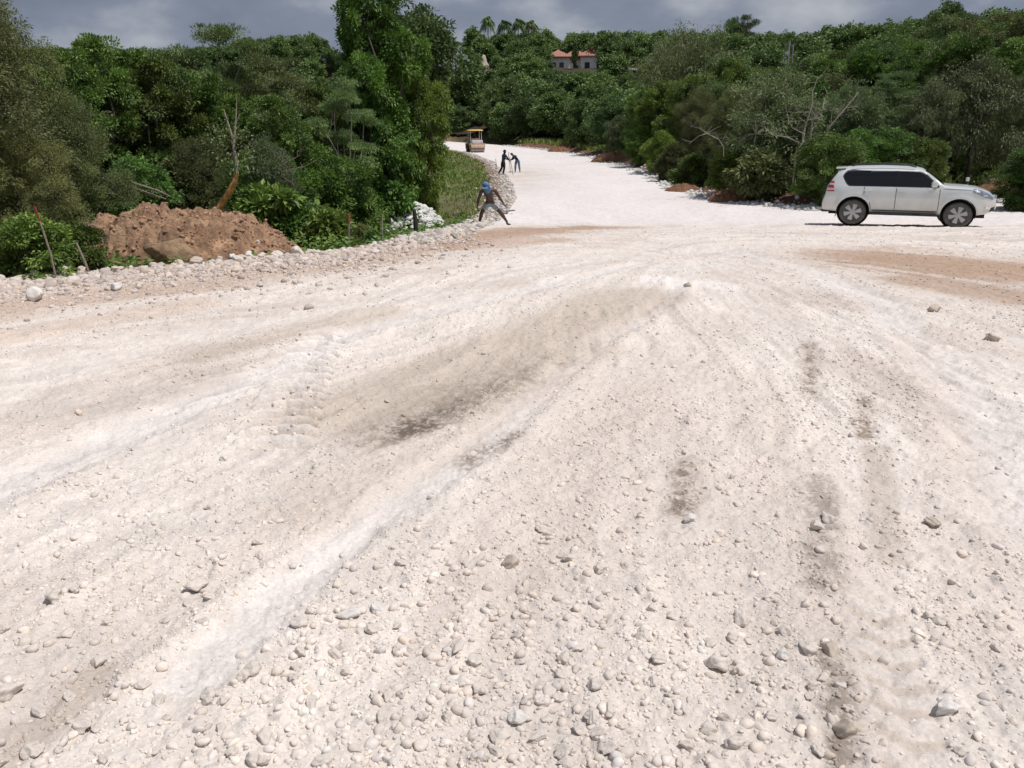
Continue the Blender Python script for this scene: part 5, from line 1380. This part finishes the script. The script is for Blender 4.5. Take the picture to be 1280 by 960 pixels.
def branch_pile():
    y = 20.6; f = lambda u, v, dy=0: Vector(((u-640)/F_*(y+dy)/1.04, y+dy, topz(v, y+dy)))
    for k, pts in enumerate([[(118, 222), (150, 232), (185, 246)], [(140, 228), (175, 240), (200, 249)], [(158, 228), (190, 238), (206, 246)], [(128, 240), (150, 250), (160, 256)]]):
        A = f(*pts[0]); rt = MB(); P = [f(u, v)-A for u, v in pts]; rt.tube(P, [.03, .026, .018], 7)
        for j in range(4):
            b = P[0].lerp(P[-1], .2+.2*j); rt.tube([b, b+Vector((random.uniform(-.3, .1), random.uniform(-.2, .2), random.uniform(.05, .3)))], [.012, .004], 5)
        o = rt.build('fallen_branch', M['deadwood']); o.location = A
        tag(o, ['longest fallen bare branch on the left of the mound crest', 'fallen branch crossing the middle of the mound crest', 'rightmost fallen branch on the mound crest', 'short low fallen branch left of the mound crest'][k], 'branch')
branch_pile()
# bare white branching trees on the right
def bare(name, y, segs, lab, mat='palebark', r=.05):
    f = lambda u, v: Vector(((u-640)/F_*y/1.04, y, topz(v, y)))
    A = f(*segs[0][0]); mb = MB(); rr = np.random.RandomState(int(segs[0][0][0]))
    for s_ in segs:
        P = [f(u, v)-A+Vector((0, rr.uniform(-.25, .25), 0)) for u, v in s_[:-1]]; w = s_[-1]
        if s_ is segs[0]: P[0] = Vector((0, 0, 0)); P.insert(0, Vector((.1, .3, -1.2 if y != 38.6 else -.4)))
        w *= .72; mb.tube(P, [w*(1-.8*i/(len(P)-1)) for i in range(len(P))], 7)
        for q in range(9):
            i = rr.randint(1, len(P)); b = P[i-1].lerp(P[i], rr.rand()); d = Vector(rr.randn(3)); d.z = abs(d.z)*1.1; d = d.normalized()*rr.uniform(.25, .8)
            mb.tube([b, b+d*.5+Vector(rr.randn(3)*.05), b+d], [w*.3, w*.2, .004], 5)
    o = mb.build(name, M[mat]); o.location = A; tag(o, lab, 'dead tree'); return o
bare('bare_tree', 35.2, [[(996, 191), (1002, 178), (1006, 160), (1009, 130), (1008, 115), (1013, 96), .075], [(1005, 168), (990, 160), (981, 150), (979, 135), .035], [(1003, 180), (985, 172), (965, 168), (955, 160), (952, 152), .04], [(1007, 150), (1018, 148), (1025, 145), .03], [(1008, 140), (996, 140), (988, 133), .025]], 'bare white tree with forked trunk, tallest dead one left of the white car')
bare('bare_tree', 35.6, [[(1012, 167), (1014, 150), (1022, 135), (1027, 118), (1030, 114), .06], [(1016, 146), (1006, 130), .02]], 'slim bare white trunk right of the tallest dead one')
bare('bare_tree', 35.4, [[(1031, 169), (1033, 158), (1045, 143), (1056, 128), (1068, 115), .06], [(1044, 144), (1036, 136), .02], [(1052, 135), (1066, 133), .02]], 'leaning bare white trunk, rightmost of the three dead ones')
bare('bare_tree', 38.6, [[(905, 184), (898, 174), (884, 167), (872, 170), (861, 180), .045], [(884, 168), (872, 160), (862, 158), .02]], 'bare arching limb in front of the big grey-green tree', r=.03)
bare('bare_tree', 33.8, [[(1036, 214), (1034, 206), (1030, 200), .04], [(1036, 208), (1040, 200), (1041, 194), .03]], 'small broken bare stump sticking up behind the tail of the white car')
bare('bare_tree', 37.5, [[(1262, 232), (1262, 215), (1260, 196), .035], [(1262, 222), (1268, 205), .02]], 'small bare pale sapling by the red bank ahead of the car')
bare('bare_tree', 24.0, [[(344, 248), (346, 225), (345, 215), .03], [(345, 218), (362, 212), (380, 208), (395, 200), .025], [(346, 218), (358, 228), (366, 233), .02], [(346, 216), (355, 204), (372, 196), .02], [(345, 216), (336, 222), .015]], 'grey dead twigs spreading in the dark foliage right of the snapped tree', 'deadwood')
# dark tool on the ground right of the worker
tx_, ty_ = groad(631, 268); o = empty('shovel', (tx_, ty_, float(full_z(np.array([tx_]), np.array([ty_]))[0])+.05), .35)
MB().tube([(-.55, 0, .02), (.1, 0, .05)], .018, 6).build('handle', M['deadwood'], o); MB().box((.24, 0, .06), (.3, .2, .02), ry=-.1).build('blade', M['dark'], o, bevel=.006)
tag(o, 'dark shovel lying on the rubble right of the shirtless worker', 'shovel')
# red soil heaps on the right
def heap(u, v, w, h, lab, dy=.9):
    x0, y0 = groad(u, v); y0 += dy*.8; n = 60; X, Y = np.meshgrid(np.linspace(-1, 1, n), np.linspace(-1, 1, n)); X = X.ravel(); Y = Y.ravel()
    q = np.clip(1-X**2-Y**2, 0, 1); xx = x0+X*w/2; yy = y0+Y*dy
    z = zroad(yy)-.12+h*1.35*q**.7*(.6+.8*fbm(xx*1.7, yy*1.7, 2, 3))+np.clip(q*4, 0, 1)*(fbm(xx*7, yy*7, 4, 3)-.5)*.18
    c = np.array([.21, .11, .065])[None]*(.55+.9*fbm(xx*4, yy*4, 1, 3))[:, None]
    i = np.arange(n-1)[:, None]*n; j = np.arange(n-1)[None]; f = np.stack([i+j, i+j+1, i+n+j+1, i+n+j], -1).reshape(-1, 4)
    o = np_mesh('soil_heap', np.stack([xx, yy, z], 1), f, M['soil'], True, col=c); tag(o, lab, 'soil heap')
heap(925, 253, 2.6, .50, 'small orange-red soil heap at the road edge below the broad-leaved shrubs')
heap(858, 240, 2.2, .35, 'long low red soil heap left of the small orange one')
heap(770, 203, 5.0, .7, 'dark red soil bank on the right side of the far road', 1.2); heap(705, 190, 4.2, .7, 'farthest red soil heap near the bend of the road', 1.3)
heap(1262, 252, 4.4, .75, 'red soil bank at the right picture edge ahead of the white car', 1.1); heap(1165, 255, 4.0, .45, 'red soil ridge hidden mostly behind the white car', 1.0)
x, y = groad(930, 251); stone(x, y+.3, .14, 'tan square block on the small orange-red soil heap', None, ROCKTAN, 'stone_block', .8, 1.2)
# pale rock faces on the hill
for (u, y, v, s, lab) in [(578, 140, 128, 1.9, 'pale rock face on the slope above the road bend'), (604, 165, 88, 2.3, 'pinkish bare rock on the slope left of the red roofed house'), (520, 135, 42, 1.3, 'small pale rock outcrop on the hill behind the tall centre tree')]:
    x, y, z = G(u, v+8); s = s*y/150; o = bpy.data.objects.new('rock_outcrop', ROCKTAN[random.randrange(3)]); COL.objects.link(o); o.location = (x, y, z+s*.3); o.scale = (s, s*.7, s*1.2); tag(o, lab, 'rock')

# ------------------------------------------------------------ world, sun, camera
SUN = Vector((.38, -.13, .91)).normalized()
def world():
    w = bpy.data.worlds.new('World'); scene.world = w; w.use_nodes = True; nt = w.node_tree
    bg = nt.nodes['Background']; bg.inputs['Strength'].default_value = 1
    sky = N(nt, 'ShaderNodeTexSky', sky_type='NISHITA'); sky.sun_disc = False
    sky.sun_elevation = math.asin(SUN.z); sky.sun_rotation = math.atan2(SUN.x, SUN.y)
    sky.dust_density = 2.0
    tc = N(nt, 'ShaderNodeTexCoord')
    k = N(nt, 'ShaderNodeVectorMath', operation='SCALE'); k.inputs['Scale'].default_value = .075; nt.links.new(sky.outputs['Color'], k.inputs[0])
    mp = N(nt, 'ShaderNodeMapping'); mp.inputs['Scale'].default_value = (1, 1, 2.0); nt.links.new(tc.outputs['Generated'], mp.inputs['Vector'])
    nz = N(nt, 'ShaderNodeTexNoise'); nz.inputs['Scale'].default_value = 4.6; nz.inputs['Detail'].default_value = 7; nz.inputs['Roughness'].default_value = .5
    nt.links.new(mp.outputs['Vector'], nz.inputs['Vector'])
    cr = N(nt, 'ShaderNodeValToRGB'); e = cr.color_ramp.elements
    e[0].position = .36; e[0].color = (.165, .195, .25, 1); e[1].position = .64; e[1].color = (.46, .48, .52, 1)
    e2 = cr.color_ramp.elements.new(.5); e2.color = (.225, .26, .335, 1)
    nt.links.new(nz.outputs['Fac'], cr.inputs['Fac'])
    sp = N(nt, 'ShaderNodeSeparateXYZ'); nt.links.new(tc.outputs['Generated'], sp.inputs['Vector'])
    mr = N(nt, 'ShaderNodeMapRange'); mr.inputs['From Min'].default_value = .35; mr.inputs['From Max'].default_value = .8
    mr.inputs['To Min'].default_value = 1; mr.inputs['To Max'].default_value = .6
    nt.links.new(sp.outputs['Z'], mr.inputs['Value'])
    mx = N(nt, 'ShaderNodeMix', data_type='RGBA'); nt.links.new(mr.outputs['Result'], mx.inputs['Factor'])
    nt.links.new(k.outputs['Vector'], mx.inputs['A']); nt.links.new(cr.outputs['Color'], mx.inputs['B'])
    nt.links.new(mx.outputs['Result'], bg.inputs['Color'])
world()
sl = bpy.data.lights.new('sun', 'SUN'); sl.energy = 3.5; sl.angle = R(.55); sl.color = (1, .97, .93)
so = bpy.data.objects.new('sun', sl); COL.objects.link(so); so.rotation_euler = SUN.to_track_quat('Z', 'Y').to_euler()
cd = bpy.data.cameras.new('camera'); cam = bpy.data.objects.new('camera', cd); COL.objects.link(cam)
cd.sensor_width = 36; cd.lens = 36*F_/1280; cd.clip_end = 3000; cd.clip_start = .05
cam.location = (0, 0, H_); cam.rotation_euler = (math.pi/2-P_, 0, 0)
scene.camera = cam
vs = scene.view_settings; vs.view_transform = 'Standard'; vs.look = 'None'; vs.exposure = 0.0; vs.gamma = 1; vs.use_curve_mapping = False
scene.cycles.max_bounces = 8; scene.cycles.diffuse_bounces = 3; scene.cycles.glossy_bounces = 2; scene.cycles.transmission_bounces = 4
